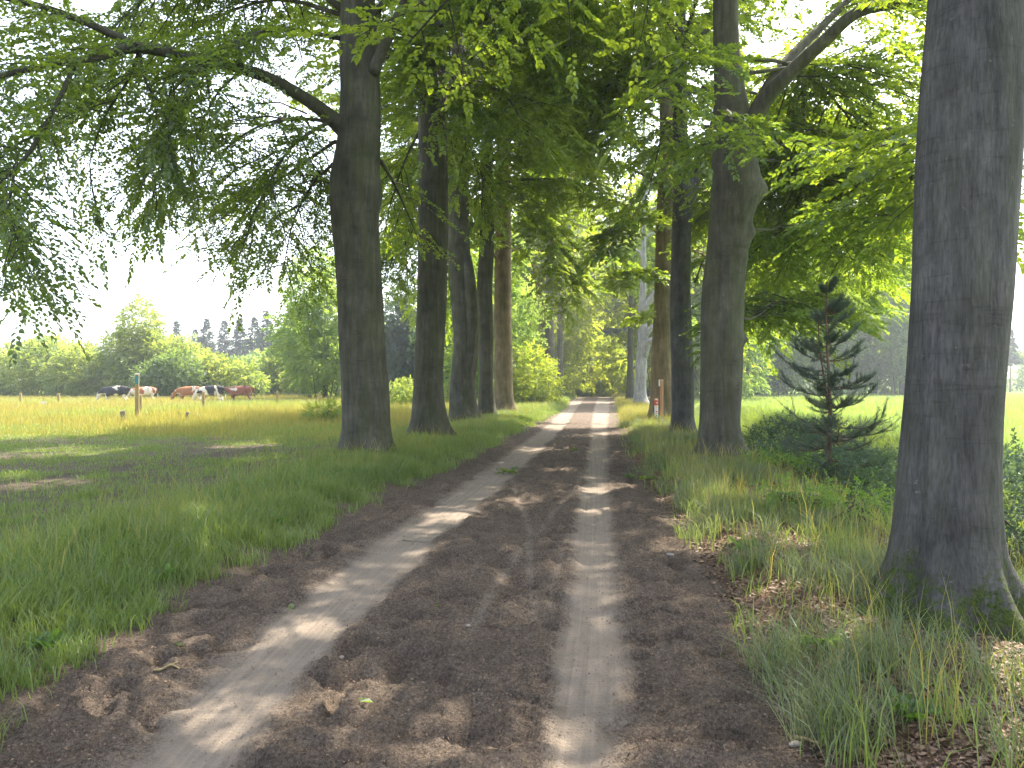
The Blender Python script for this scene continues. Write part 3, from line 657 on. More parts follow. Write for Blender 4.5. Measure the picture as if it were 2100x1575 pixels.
beech('third beech on the right, slimmer finely ribbed trunk forking into two', 21,
    [(893, 1372, 1428), (870, 1376, 1424), (800, 1377, 1423), (700, 1375, 1420), (600, 1374, 1417), (500, 1377, 1418), (420, 1379, 1421), (370, 1380, 1425), (300, 1380, 1412), (200, 1380, 1410), (100, 1384, 1408)],
    23, 123, mat=BARK_NEAR, dz=.1, seg=36, z0=9.5, nl=30, lmax=6.5, zsplit=16, flare=.2, noise_a=.02, spec={0: (15, .115, True), 1: (12, .22, False)},
    extra=[{'pts': [(1405, 430, 21, .22), (1425, 370, 21, .20), (1445, 320, 21.1, .17), (1462, 270, 21.2, .14), (1480, 180, 21.3, .12), (1500, 60, 21.5, .10), (1510, -60, 21.6, .05)]}],
    explicit=[
     droop(1390, 120, 21, 1200, 260, 19, .07, 1.8, .28), droop(1390, 60, 21, 1130, 120, 18, .07, 1.8, .28),
     droop(1440, 330, 21, 1600, 560, 24, .06, 2.2), droop(1440, 260, 21.2, 1760, 540, 25, .07, 2.4), droop(1440, 180, 21.2, 1820, 470, 24, .07, 2.4), droop(1410, 420, 21, 1560, 640, 26, .05, 2),
     {'pts': [(1385, 330, 21, .03), (1370, 250, 20.4, .03), (1345, 330, 19.6, .02), (1330, 400, 19, .008)], 'slen': .8, 'gap': .4},
     {'pts': [(1385, 200, 21, .05), (1320, 160, 20, .04), (1270, 200, 19, .02), (1240, 290, 18.4, .008)], 'slen': 1.3, 'gap': .26},
     {'pts': [(1425, 580, 21, .03), (1440, 540, 21.5, .02), (1452, 520, 22, .01)], 'slen': .5, 'gap': .3}])
beech('fourth beech on the right, stout brown mossy trunk behind the marker posts', 30,
    [(862, 1326, 1385), (845, 1330, 1380), (800, 1333, 1380), (700, 1337, 1380), (600, 1342, 1385), (500, 1345, 1388), (400, 1348, 1390)],
    26, 134, mat=BARK_WARM, dz=.14, seg=28, z0=7.2, nl=36, lmax=7, zsplit=20, flare=.15, spec={0: (14, .15, False), 1: (12, .24, False)}, noise_a=.04,
    explicit=[
     droop(1370, 480, 30, 1620, 640, 36, .07, 2.8), droop(1370, 420, 30, 1760, 620, 38, .07, 3), droop(1370, 520, 30, 1540, 680, 37, .07, 2.6), droop(1350, 400, 30, 1850, 560, 34, .08, 3),
     {'pts': [(1350, 570, 30, .05), (1320, 560, 29, .04), (1290, 565, 28.4, .02), (1262, 580, 28, .008)], 'slen': .9, 'gap': .2, 'hang': .1},
     {'pts': [(1350, 660, 30, .03), (1330, 650, 29.2, .02), (1310, 655, 28.6, .01)], 'slen': .5, 'gap': .2, 'hang': .05},
     {'pts': [(1350, 480, 30, .05), (1310, 450, 29, .04), (1270, 470, 28, .02), (1240, 520, 27.5, .008)], 'slen': 1.3, 'gap': .24}])
beech('fifth beech on the right, pale silver trunk with several thick side arms', 50,
    [(832, 1296, 1334), (815, 1299, 1328), (760, 1303, 1326), (700, 1308, 1328), (640, 1309, 1325), (560, 1314, 1326), (480, 1315, 1325)],
    28, 145, mat=BARK_PALE, dz=.2, seg=24, z0=9, nl=34, lmax=8, slen=1.8, spec={0: (13, .21, False), 1: (10, .26, False)}, gap=.48, sgap=.25, flare=.15, rl=.12,
    extra=[{'pts': [(1318, 735, 50, .3), (1328, 705, 49.7, .26), (1340, 697, 49.4, .2), (1355, 690, 49.2, .16)]},
           {'pts': [(1314, 705, 50, .25), (1325, 685, 49.8, .2), (1340, 668, 49.6, .15)]},
           {'pts': [(1318, 640, 50, .3), (1330, 620, 49.8, .24), (1345, 600, 49.6, .2), (1370, 560, 49.4, .12)]}])
beech('sixth beech on the right, dark thin trunk beside the pale one', 62,
    [(818, 1283, 1302), (790, 1285, 1300), (700, 1287, 1299), (650, 1288, 1299)],
    28, 156, dz=.3, seg=16, z0=7, nl=32, lmax=9, slen=2, spec={0: (11, .26, False), 1: (10, .28, False)}, gap=.5, sgap=.27)

# ------------------------------------------------------------ trees behind: shared variants, each tree its own object
def local_tree(seed, H, r0, z0, nl, lmax, leaf, n, gap, sgap, slen, mat, leafm, name, label, cat='tree', bend=.6, el=(.4, 1.0), sag=1.0, group=None):
    rng = np.random.default_rng(seed)
    rows_ = [(-.4, 0, 0, r0*1.3), (0, 0, 0, r0*1.25), (.6, 0, 0, r0)]+[(H*t, rng.normal(0, bend)*t, rng.normal(0, bend)*t, r0*(1-.88*t)) for t in (.3, .6, 1.0)]
    t = thing(name, label, cat, (0, 0, 0), group)
    _, fn = build_trunk(rows_, H/50, 14, mat, t, (0, 0, 0), seed, .25)
    cr = Crown(rng); cr.gap = False; cr.auto(fn, z0, H*.97, nl, lmax, .07, 0, gap*.8, slen, sgap, el=el, sag=sag)
    link('branches', cr.wood.mesh('branches', mat, None, True), t)
    link('crown', cr.leaves({0: (n, leaf, False)}, 'crown', leafm, (0, 0, 0), .8), t)
    return t
def place(protos, lst, group):
    used = set()
    for (pi, px, Y, H, Hp, rz, label) in lst:
        x = (px-CX)/F*Y; s_ = H/Hp; loc = (x, Y, gz(x, Y)-.05)
        if pi not in used:
            o = protos[pi]; used.add(pi); o.location = loc; o.rotation_euler.z = rz; o.scale = (s_,)*3; o['label'] = label
        else: o = copy_tree(protos[pi], loc, rz, s_, label)
        o['group'] = group
# bushes and pale trees around the meadow
def bush(name, label, cat, px, Y, lobes, n, leaf, mat, seed, group=None, stems=6, spray=.8, nl=9, barkm=BARK, trunk=None):
    rng = np.random.default_rng(seed); x0 = (px-CX)/F*Y; z0 = gz(x0, Y); t = thing(name, label, cat, (x0, Y, z0), group)
    lob = np.array(lobes, float); vol = lob[:, 3]*lob[:, 4]*lob[:, 5]; k = rng.choice(len(lob), n, p=vol/vol.sum())
    d = nrm(rng.normal(0, 1, (n, 3))); rr = (.55+.45*rng.random((n, 1))**.5)
    bumpy = 1+.18*np.sin(d[:, :1]*5+k[:, None])*np.cos(d[:, 2:]*6+seed)
    p = lob[k, :3]+d*rr*lob[k, 3:]*bumpy; p[:, 2] = np.maximum(p[:, 2], .15+.3*rng.random(n))
    D = d*.7+rng.normal(0, .5, (n, 3)); D[:, 2] -= .15
    tone = np.clip(.1+.85*fbm(p[:, 0]*.7+p[:, 2], p[:, 1]*.7-p[:, 2]*.4, 2, seed)+rng.normal(0, .12, n), 0, 1)
    LV = Leaves(); LV.add(*spray_arrays(p, D, spray*(.7+.5*rng.random(n)), nl, leaf, rng, tone=tone, roll=.8))
    mb = MB()
    for i in range(stems):
        q = lob[i % len(lob)]; e = q[:3]+rng.normal(0, .25, 3)*q[3:]; b = np.array([rng.normal(0, .25)+q[0]*.3, rng.normal(0, .25)+q[1]*.3, -.1])
        tt = np.linspace(0, 1, 7)[:, None]; mb.tube(b+(e-b)*tt+np.array([0, 0, .2])*np.sin(tt*3.1)+rng.normal(0, .05, (7, 3)), np.linspace(.03*q[5]**.7+.01, .01, 7), 6)
    if trunk:
        zt = np.linspace(-.3, trunk[1], 14); mb.tube(np.stack([.15*np.sin(zt*.4), .12*np.cos(zt*.3), zt], 1), trunk[0]*np.linspace(1.1, .2, 14), 10)
        link('trunk', mb.mesh('trunk', barkm, None, True), t); link('crown', LV.mesh('crown', mat), t); return t
    link('stems', mb.mesh('stems', barkm, None, True), t); link('foliage', LV.mesh('foliage', mat), t)
    return t
GB = 'pale green bushes behind the cows'
bush('willow_bush', 'broad pale green bush at the left edge of the meadow', 'bush', 60, 72, [(0, 0, 2.6, 4.4, 3, 2.6), (-3.5, 1, 2.0, 3, 3, 2.3), (2.0, 0, 3.4, 2.8, 2.5, 2.6)], 2600, .26, LEAF_PALE, 401, GB)
bush('willow_bush', 'rounded pale bush behind the black cow, left of the tall birch', 'bush', 165, 70, [(0, 0, 2.4, 2.6, 2.4, 2.6), (1.0, 0, 1.6, 2, 2, 1.8)], 1500, .25, LEAF_PALE, 402, GB)
bush('birch_tree', 'tallest pale birch, standing above the bushes behind the cows', 'tree', 285, 70, [(0, 0, 6.8, 1.7, 1.7, 2.6), (-.5, 0, 4.6, 2.6, 2.4, 2.2), (1.4, 0, 4.2, 2.4, 2.2, 2.4), (0, 0, 2.4, 3.0, 2.6, 2.2), (.2, 0, 8.4, .8, .8, 1.3)], 3000, .24, LEAF_PALE, 403, None, stems=5)
bush('dark_shrub', 'darker green shrub at the foot of the tall birch', 'bush', 335, 66, [(0, 0, 1.8, 2.2, 2, 1.9), (1.4, 0, 2.3, 1.6, 2, 2.0)], 1500, .22, LEAF_FAR, 404)
bush('willow_bush', 'yellow green bush right of the birch', 'bush', 395, 72, [(0, 0, 2.6, 2.4, 2.2, 2.6), (-1.4, 0, 2.0, 2, 2, 2)], 1500, .25, LEAF_PALE, 405, GB)
bush('willow_bush', 'wide rounded bush behind the brown and black grazing cows', 'bush', 465, 70, [(0, 0, 1.9, 3.2, 2.4, 2.0), (-1.6, 0, 2.0, 2, 2, 2.0)], 1900, .24, LEAF_PALE, 406, GB)
bush('young_tree', 'small soft green tree right of the wide rounded bush', 'tree', 560, 78, [(0, 0, 2.2, 1.2, 1.2, 2.2), (.4, 0, 1.4, 1.4, 1.4, 1.4)], 900, .24, LEAF_PALE, 407, None, stems=2)
bush('young_tree', 'slender green tree behind the meadow near the nearest left beech', 'tree', 640, 74, [(0, 0, 3.5, 1.6, 1.6, 2.8), (-.4, 0, 1.7, 2.2, 1.8, 1.7)], 1400, .24, LEAF_PALE, 408, None, stems=3)
bush('leafy_shrub', 'bright yellow green shrub beside the fifth left beech', 'bush', 1082, 50, [(0, 0, 1.9, 1.5, 1.7, 1.9), (.9, 1, 1.2, 1.3, 1.3, 1.2), (-.9, 0, 1.1, 1.2, 1.2, 1.2)], 1500, .16, LEAF_SUN, 409)
bush('leafy_shrub', 'low shrub at the left of the track end', 'bush', 1135, 80, [(0, 0, 1.6, 2.2, 2, 1.7)], 900, .2, LEAF_SUN, 410)
bush('leafy_shrub', 'shrub closing the track straight ahead', 'bush', 1212, 104, [(0, 0, 2.2, 3.2, 2, 2.3), (2, 0, 1.6, 2.4, 2, 1.8)], 1300, .26, LEAF_SUN, 411)
bush('leafy_shrub', 'tall sunlit shrub behind the shrub that closes the track', 'bush', 1190, 100, [(0, 0, 3.5, 3.2, 2, 3.4), (3.5, 0, 4.5, 2.6, 2, 3.6)], 2200, .28, LEAF_SUN, 413)
bush('leafy_shrub', 'tall yellow green shrub at the right corner of the track end', 'bush', 1244, 102, [(0, 0, 3.8, 2.6, 2, 3.6), (1.6, 0, 2.0, 2.0, 2, 2.0)], 1800, .28, LEAF_SUN, 414)
bush('leafy_shrub', 'shrub right of the track end under the dark thin beech', 'bush', 1268, 96, [(0, 0, 1.9, 2.4, 2, 2.0)], 1000, .24, LEAF_SUN, 412)
for i, (px, Y, s_, lb) in enumerate([(815, 44, 1.0, 'yellow sunlit shrub in the meadow between the first and second left beeches'), (905, 50, .9, 'yellow shrub in the meadow seen between the second and third left beeches'), (660, 30, .45, 'small leafy sapling beside the nearest left beech')]):
    bush('meadow_shrub', lb, 'bush', px, Y, [(0, 0, .8*s_, 1.5*s_, 1.2*s_, .8*s_), (.7*s_, 0, 1.0*s_, .9*s_, .9*s_, .8*s_)], int(700*s_), .12*max(s_, .6), LEAF_PALE if i < 2 else LEAF, 420+i, None, 4, .4)

GE, GR, GL = 'broadleaf trees closing the far end of the track', 'broadleaf trees along the left edge of the green field', 'broadleaf trees behind the left row'
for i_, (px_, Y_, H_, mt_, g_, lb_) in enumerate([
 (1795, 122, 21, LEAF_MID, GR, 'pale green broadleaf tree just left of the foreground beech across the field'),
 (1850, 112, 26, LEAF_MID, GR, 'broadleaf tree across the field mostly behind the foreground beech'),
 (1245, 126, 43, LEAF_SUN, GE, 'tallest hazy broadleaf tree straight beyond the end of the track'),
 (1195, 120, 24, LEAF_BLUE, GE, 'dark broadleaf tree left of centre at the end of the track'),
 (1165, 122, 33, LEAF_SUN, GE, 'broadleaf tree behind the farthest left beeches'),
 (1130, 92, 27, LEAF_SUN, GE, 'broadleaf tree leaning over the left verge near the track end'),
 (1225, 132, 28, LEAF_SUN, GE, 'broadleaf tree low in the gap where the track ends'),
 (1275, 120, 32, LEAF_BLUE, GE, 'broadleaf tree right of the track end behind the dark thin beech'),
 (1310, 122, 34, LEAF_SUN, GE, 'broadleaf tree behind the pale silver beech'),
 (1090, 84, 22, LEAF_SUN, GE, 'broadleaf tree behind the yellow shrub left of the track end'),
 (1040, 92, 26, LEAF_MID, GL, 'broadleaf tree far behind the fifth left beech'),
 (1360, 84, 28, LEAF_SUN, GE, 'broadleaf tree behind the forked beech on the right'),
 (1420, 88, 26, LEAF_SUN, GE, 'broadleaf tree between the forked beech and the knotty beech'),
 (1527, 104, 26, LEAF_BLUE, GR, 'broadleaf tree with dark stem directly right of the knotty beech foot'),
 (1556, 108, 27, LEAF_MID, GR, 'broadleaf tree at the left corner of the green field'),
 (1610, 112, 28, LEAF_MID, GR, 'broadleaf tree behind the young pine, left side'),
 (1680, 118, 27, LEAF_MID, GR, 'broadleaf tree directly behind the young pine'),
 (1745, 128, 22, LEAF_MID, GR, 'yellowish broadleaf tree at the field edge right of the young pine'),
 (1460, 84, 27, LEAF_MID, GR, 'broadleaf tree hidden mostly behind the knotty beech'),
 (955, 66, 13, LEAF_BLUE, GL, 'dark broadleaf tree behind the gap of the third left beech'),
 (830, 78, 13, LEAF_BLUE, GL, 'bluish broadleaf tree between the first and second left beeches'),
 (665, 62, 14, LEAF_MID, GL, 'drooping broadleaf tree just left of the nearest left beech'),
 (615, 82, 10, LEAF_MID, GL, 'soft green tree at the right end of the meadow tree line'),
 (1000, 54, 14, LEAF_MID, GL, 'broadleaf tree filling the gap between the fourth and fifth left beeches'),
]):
    r_ = np.random.default_rng(900+i_); lob_ = []
    nL = 11
    for q_ in range(nL):
        t_2 = q_/(nL-1); zc = H_*(.13+.76*t_2); wr_ = H_*.19*math.sin(math.pi*(.25+.68*t_2))**.8; a_ = q_*2.4
        lob_.append((wr_*.75*math.cos(a_), wr_*.75*math.sin(a_), zc, wr_*(.75+.4*r_.random()), wr_*(.75+.4*r_.random()), H_*.10*(.8+.5*r_.random())))
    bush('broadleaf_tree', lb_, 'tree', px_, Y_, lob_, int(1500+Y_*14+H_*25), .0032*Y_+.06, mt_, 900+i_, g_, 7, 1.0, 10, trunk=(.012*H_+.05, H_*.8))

def conifer(seed, H, name, label, mat=NEEDLE, z0=.12, rw=.24):
    rng = np.random.default_rng(seed); t = thing(name, label, 'tree'); mb = MB()
    mb.tube(np.stack([np.zeros(12), np.zeros(12), np.linspace(-.3, H, 12)], 1), np.linspace(.22, .02, 12), 8)
    O = []; D = []; z = H*z0
    while z < H-.2:
        f = 1-(z/H); L = H*rw*(f**.95+.01)*(.75+.5*rng.random())
        for k in range(8):
            a = rng.random()*6.28; d = np.array([math.cos(a), math.sin(a), -.22+.5*(z/H)])
            l2 = L*(.6+.6*rng.random()); mb.tube([[0, 0, z], list(np.array([0, 0, z])+d*l2)], [.03, .008], 3, False)
            n = max(2, int(l2/.35)); tt = (np.arange(n)+.7)/n
            O.append(np.array([0, 0, z])+d*l2*tt[:, None]); D.append(np.tile(d, (n, 1))+rng.normal(0, .5, (n, 3))*np.array([1, 1, .4]))
        z += H*.022*(.7+.6*rng.random())
    O = np.vstack(O); D = np.vstack(D); LV = Leaves(); k_ = np.clip((H-O[:, 2])/(.45*H), .25, 1)
    LV.add(*spray_arrays(O, D, .85*k_, 12, .38, rng, wr=.5, roll=.5, droop=.35)); 
    link('trunk', mb.mesh('trunk', BARK_PINE, None, True), t); link('crown', LV.mesh('crown', mat), t); return t
CA = conifer(501, 16, 'conifer', 'x'); CB = conifer(502, 17, 'conifer', 'x', z0=.3, rw=.26); CD = conifer(503, 15, 'conifer', 'x', z0=.45, rw=.27)
place([CA, CB, CD], [
 (0, 362, 150, 14.5, 16, .2, 'leftmost conifer, just right of the tall birch'),
 (1, 400, 165, 14.0, 17, .2, 'low conifer between the first two pointed ones'),
 (0, 424, 150, 15, 16, 1.9, 'conifer left of the pair with narrow tips'),
 (1, 460, 155, 15.2, 17, 1.0, 'narrow tipped conifer above the wide rounded bush'),
 (2, 492, 152, 15.2, 15, .4, 'thin conifer with a bare upper stem'),
 (1, 522, 146, 15, 17, 2.7, 'broad dark conifer left of the tallest'),
 (0, 545, 142, 15.8, 16, 4.0, 'broadest and tallest dark conifer of the far row'),
 (2, 585, 150, 14.6, 15, 3.3, 'bare stemmed conifer with sky showing beside its trunk'),
 (1, 625, 150, 17.0, 17, 5.1, 'highest conifer next to the drooping tree by the nearest beech'),
 (0, 602, 160, 14, 16, 2.2, 'half hidden conifer at the right end of the far row'),
 (2, 2072, 150, 13, 15, 1.2, 'lone conifer at the right edge beyond the green field'),
], 'far conifers beyond the meadow')

def woods(name, label, spans, leaf, mat, seed):
    rng = np.random.default_rng(seed); LV = Leaves(); O = []; D = []
    for (xa, xb, ya, yb, h) in spans:
        L_ = math.hypot(xb-xa, yb-ya); nt_ = int(L_/4.5)
        for i in range(nt_):
            t = (i+rng.random())/nt_; cx = xa+(xb-xa)*t; cy = ya+(yb-ya)*t+rng.normal(0, 4); hh = h*(.7+.5*rng.random()); r = hh*.3
            n = 340; d = nrm(rng.normal(0, 1, (n, 3))); p = np.array([cx, cy, hh*.52])+d*np.array([r, r, hh*.5])*(.6+.4*rng.random((n, 1))); p[:, 2] = np.maximum(p[:, 2], .3)
            O.append(p); D.append(d+rng.normal(0, .5, (n, 3)))
    O = np.vstack(O); D = np.vstack(D); LV.add(*spray_arrays(O, D, 1.6, 5, leaf, rng, roll=.8, wr=.7, tone=np.clip(.1+.8*fbm(O[:, 0]*.12, O[:, 1]*.12+O[:, 2]*.2, 3, 3), 0, 1)))
    tag(link(name, LV.mesh(name, mat)), label, 'woodland', kind='stuff')
woods('far_woods', 'distant dark wood closing the horizon behind meadow, track and field',
      [(-190, 10, 165, 160, 10), (-60, 10, 128, 132, 7), (-12, 75, 170, 170, 10), (75, 190, 165, 180, 10), (-190, -130, 165, 60, 9), (190, 150, 175, 60, 10)], .62, LEAF_MID, 601)

# ------------------------------------------------------------ young pine by the ditch
def pine():
    rng = np.random.default_rng(77); Y = 12.0; x0 = (1690-CX)/F*Y; z0 = gz(x0, Y); H = P(0, 575, Y)[2]-z0
    t = thing('young_pine', 'young dark pine with open whorls beside the ditch, in front of the green field', 'tree', (x0, Y, z0))
    mb = MB(); wob = lambda z: np.array([.05*math.sin(z*1.4)+.03*z, .04*math.cos(z*1.7), z])
    zs = np.linspace(-.2, H, 26); mb.tube([wob(z) for z in zs], np.linspace(.055, .008, 26), 10)
    sec = [wob(z)+np.array([-.02-.10*min(1, (z-H*.45)), .02, 0]) for z in np.linspace(H*.45, H*.86, 10)]; mb.tube(sec, np.linspace(.024, .006, 10), 7)
    nv = []; nf = []; O = []; D = []
    z = .45; i = 0
    while z < H*.97:
        f = 1-z/H
        for k in range(rng.integers(6, 9)):
            a = rng.random()*6.28; L_ = (1.25*f**.8+.16)*(.4+.75*rng.random()); e0 = .05+.5*(z/H); n = 9
            base = wob(z+rng.normal(0, .05)); pts = [base]; d0 = np.array([math.cos(a), math.sin(a), 0])
            for j in range(n-1):
                tt = j/(n-1); dd = nrm(d0*math.cos(e0)+np.array([0, 0, math.sin(e0-.5+1.1*tt)])+rng.normal(0, .16, 3)); pts.append(pts[-1]+dd*L_/(n-1))
            pts = np.array(pts); mb.tube(pts, np.linspace(.014*f+.006, .003, n), 5, False)
            bare = .35 if z > .9 else .62
            subs = [(pts, bare)]
            for q in range(rng.integers(6, 11)):
                j = rng.integers(2, n-1); dd = nrm(rot_z(pts[j]-pts[j-1], rng.choice([-1, 1])*rng.uniform(.5, .9))+np.array([0, 0, .02])); l2 = L_*.34*(.4+.9*rng.random())
                sp = pts[j]+dd*l2*np.linspace(0, 1, 5)[:, None]+np.array([0, 0, .12*l2])*np.linspace(0, 1, 5)[:, None]**2; mb.tube(sp, np.linspace(.005, .002, 5), 4, False); subs.append((sp, .1))
            if z < .8 and rng.random() < .4: continue
            for (q, b0) in subs:
                nn = 22 if len(q) < 9 else 50; ts = b0+(1-b0)*rng.random(nn); ts = np.clip(ts, 0, 1)*(len(q)-1)
                o = np.stack([np.interp(ts, np.arange(len(q)), q[:, c]) for c in range(3)], 1); T = nrm(q[-1]-q[-2]); 
                O.append(np.repeat(o, 4, 0)+rng.normal(0, .008, (nn*4, 3))); D.append(T*.9+nrm(rng.normal(0, 1, (nn*4, 3)))*.7+np.array([0, 0, .1]))
        z += .26*(.6+.7*rng.random())
    O = np.vstack(O); D = nrm(np.vstack(D)); N = len(O); l = (.04+.045*rng.random((N, 1))); s_ = nrm(np.cross(D, rng.normal(0, 1, (N, 3))))*.0015
    v = np.stack([O-s_, O+s_, O+D*l+s_*.3, O+D*l-s_*.3], 1).reshape(-1, 3); f = np.arange(N*4).reshape(-1, 4)
    link('trunk', mb.mesh('trunk', BARK_PINE, None, True), t)
    link('needles', mesh_np('needles', v, [f], PINE, {'tone': np.repeat(np.clip(.5+rng.normal(0, .25, N), 0, 1), 4)}), t)
pine()

# ------------------------------------------------------------ grass
def blades(Pt, h, wd, rng, lean=.5, tone=None, wind=(0, 0), nseg=2):
    N = len(Pt); a = rng.random(N)*6.283; dr = np.stack([np.cos(a), np.sin(a), np.zeros(N)], 1)
    b = rng.random(N)*6.283; sd = np.stack([np.cos(b), np.sin(b), np.zeros(N)], 1)*(wd/2)[:, None]
    ln = (lean*(.3+1.0*rng.random(N)))[:, None]*h[:, None]; up = np.array([0, 0, 1.])*h[:, None]
    dr = dr+np.array([wind[0], wind[1], 0])
    m1 = Pt+up*.55+dr*ln*.28; tip = Pt+up*(1-.12*ln/np.maximum(h[:, None], .01))+dr*ln
    v = np.stack([Pt-sd, Pt+sd, m1+sd*.8, m1-sd*.8, tip], 1).reshape(-1, 3); k = np.arange(N)[:, None]*5
    if tone is None: tone = rng.random(N)
    return v, k+np.array([[0, 1, 2, 3]]), k+np.array([[3, 2, 4]]), np.repeat(np.clip(tone, 0, 1), 5)
def scatter(n, x0, x1, y0, y1, dens, rng, ylog=True, fx=None, bare=False):
    """fx: maps u in (x0,x1) to world x from the path edge"""
    t = rng.random(n); Y = y0*(y1/y0)**t if ylog else y0+(y1-y0)*t
    u = x0+(x1-x0)*rng.random(n); X = fx(u, Y) if fx else u
    keep = (np.abs(X) < .72*Y+1.2) & (np.full(n, bare) | (np.hypot(X-2.82, (Y-4.35)*.8) > .46)) & (rng.random(n) < dens(X, Y)); X, Y = X[keep], Y[keep]
    return X, Y
def grass(name, label, X, Y, h, wd, mat, rng, lean=.5, tone=None, wind=(0, 0), tuft=0, cat='grass'):
    Pt = np.stack([X, Y, ground_z(X, Y)-.01], 1)
    v, f4, f3, t = blades(Pt, h, wd, rng, lean, tone, wind)
    tag(link(name, mesh_np(name, v, [f4, f3], mat, {'tone': t})), label, cat, kind='stuff')
def tufted(n, k, x0, x1, y0, y1, dens, rng, fx, r=.05):
    X, Y = scatter(n, x0, x1, y0, y1, dens, rng, True, fx); sc_ = r*(1+Y*.05)
    X = np.repeat(X, k)+rng.normal(0, 1, len(X)*k)*np.repeat(sc_, k); Y = np.repeat(Y, k)+rng.normal(0, 1, len(Y)*k)*np.repeat(sc_, k)
    return X, Y
rng = np.random.default_rng(9)
fl = lambda u, Y: XL(Y)-u
fr = lambda u, Y: XR(Y)+u
# lush verge on the left
def dl_v(X, Y):
    dl = XL(Y)-X; return np.clip((1-.9*soilmask(X, Y))*sst(-.22, .12, dl+(fbm(X*2.4, Y*2.4, 2, 19)-.5)*.7)*(.12+.88*sst(2.9, 1.5, dl))*(.2+.8*sst(.38, .56, fbm(X*1.6, Y*1.6, 2, 88))), 0, 1)
X, Y = tufted(42000, 9, -.15, 4.2, 2.6, 60, dl_v, rng, fl); n = len(X); dls = XL(Y)-X
h = (.10+.16*rng.random(n))*(.65+.7*fbm(X*1.3, Y*1.3, 2, 4))*(.7+.6*np.exp(-((dls-1.6)/1.2)**2)); wd = (.0035+.0028*rng.random(n))*(1+Y/14)
grass('verge_grass', 'lush green grass on the verge left of the track', X, Y, h, wd, GRASS, rng, .6, .35+.5*(fbm(X*.9, Y*.9, 2, 14)-.3)+rng.normal(0, .2, n))
# trampled pasture: sparse short grass on dark earth
def dl_p(X, Y): return np.clip((1-.8*soilmask(X, Y))*(.35+.65*sst(.35, .6, fbm(X*1.1, Y*1.1, 3, 23))), 0, 1)
X, Y = tufted(60000, 7, 3.0, 26, 4, 32, dl_p, rng, fl, .06); n = len(X)
h = (.04+.08*rng.random(n))*(.6+.8*fbm(X*1.3, Y*1.3, 2, 4)); wd = (.004+.003*rng.random(n))*(1+Y/14)
grass('pasture_grass', 'short patchy grass on the trampled earth left of the row', X, Y, h, wd, GRASS, rng, .7, .45+rng.normal(0, .22, n))
# tall meadow, gold and green
def dm(X, Y):
    dl = XL(Y)-X; return sst(3.0, 4.5, dl)*sst(19, 27, Y+(fbm(X*.3, Y*.3, 3, 91)-.5)*8)
X, Y = scatter(260000, 3, 60, 19, 75, dm, rng, True, fl); n = len(X)
gn = fbm(X*.16, Y*.2, 3, 33)
h = (.22+.30*rng.random(n))*(.5+.7*sst(24, 36, Y)); wd = (.010+.010*rng.random(n))*(Y/30)
sel = gn+rng.normal(0, .12, n) > .41
grass('meadow_grass', 'tall sunlit meadow grass around the cows', X[~sel], Y[~sel], h[~sel], wd[~sel], GRASS, rng, .4, .75+rng.normal(0, .2, (~sel).sum()))
grass('dry_meadow_grass', 'golden dry seed grass among the meadow', X[sel], Y[sel], h[sel]*1.15, wd[sel], GRASS_DRY, rng, .35, .5+rng.normal(0, .25, sel.sum()))
# right bank: fine pale tufts, green blades, dry stalks
def dr_v(X, Y):
    dr = X-XR(Y); return np.clip((1-.85*soilmask(X, Y))*sst(-.05, .4, dr+(fbm(X*2.2, Y*2.2, 2, 29)-.5)*.8)*sst(3.8, 2.6, dr), 0, 1)
X, Y = tufted(9500, 34, -.05, 3.6, 2.6, 48, lambda X, Y: dr_v(X, Y)*sst(.42, .60, fbm(X*1.5, Y*1.5, 2, 37)), rng, fr, .045); n = len(X)
h = (.14+.20*rng.random(n))*(.7+.5*fbm(X*1.1, Y*1.1, 2, 4)); wd = (.0018+.0016*rng.random(n))*(1+Y/9)
grass('fine_bank_grass', 'fine pale tussock grass on the right bank between the beeches', X, Y, h, wd, GRASS_BLUE, rng, .9, .4+rng.normal(0, .25, n), (-.25, -.1))
X, Y = tufted(13000, 6, -.1, 3.8, 2.4, 60, dr_v, rng, fr, .05); n = len(X)
h = (.10+.22*rng.random(n))*(.6+.7*fbm(X*1.9, Y*1.9, 2, 6)); wd = (.0035+.0035*rng.random(n))*(1+Y/13)
grass('bank_grass', 'bright green grass blades along the right edge of the track', X, Y, h, wd, GRASS, rng, .6, .6+rng.normal(0, .22, n))
X, Y = scatter(9000, .2, 3.4, 3, 50, dr_v, rng, True, fr); n = len(X)
h = .3+.3*rng.random(n); grass('dry_stalks', 'dry seed stalks standing on the right bank', X, Y, h, (.002+.0015*rng.random(n))*(1+Y/9), GRASS_DRY, rng, .35, .6+rng.normal(0, .2, n))
X, Y = scatter(7000, .6, 3.6, 5, 50, dl_v, rng, True, fl); n = len(X)
grass('verge_stalks', 'pale seed stalks around the feet of the left beeches', X, Y, .25+.3*rng.random(n), (.002+.0015*rng.random(n))*(1+Y/9), GRASS_DRY, rng, .4, .5+rng.normal(0, .2, n))
# verge further along both sides, sunlit tall grass near marker posts
X, Y = scatter(26000, .0, 6, 28, 95, lambda X, Y: np.ones_like(X)*.8, rng, True, fr); n = len(X)
grass('sunlit_verge_grass', 'golden sunlit grass round the marker posts', X, Y, .2+.3*rng.random(n), (.012+.01*rng.random(n))*(Y/35), GRASS_DRY, rng, .5, .35+rng.normal(0, .25, n))
X, Y = scatter(22000, .0, 6, 40, 98, lambda X, Y: np.ones_like(X)*.8, rng, True, fl); n = len(X)
grass('far_verge_grass', 'bright green grass on the left verge near the track end', X, Y, .2+.25*rng.random(n), (.012+.01*rng.random(n))*(Y/35), GRASS, rng, .5, .7+rng.normal(0, .2, n))
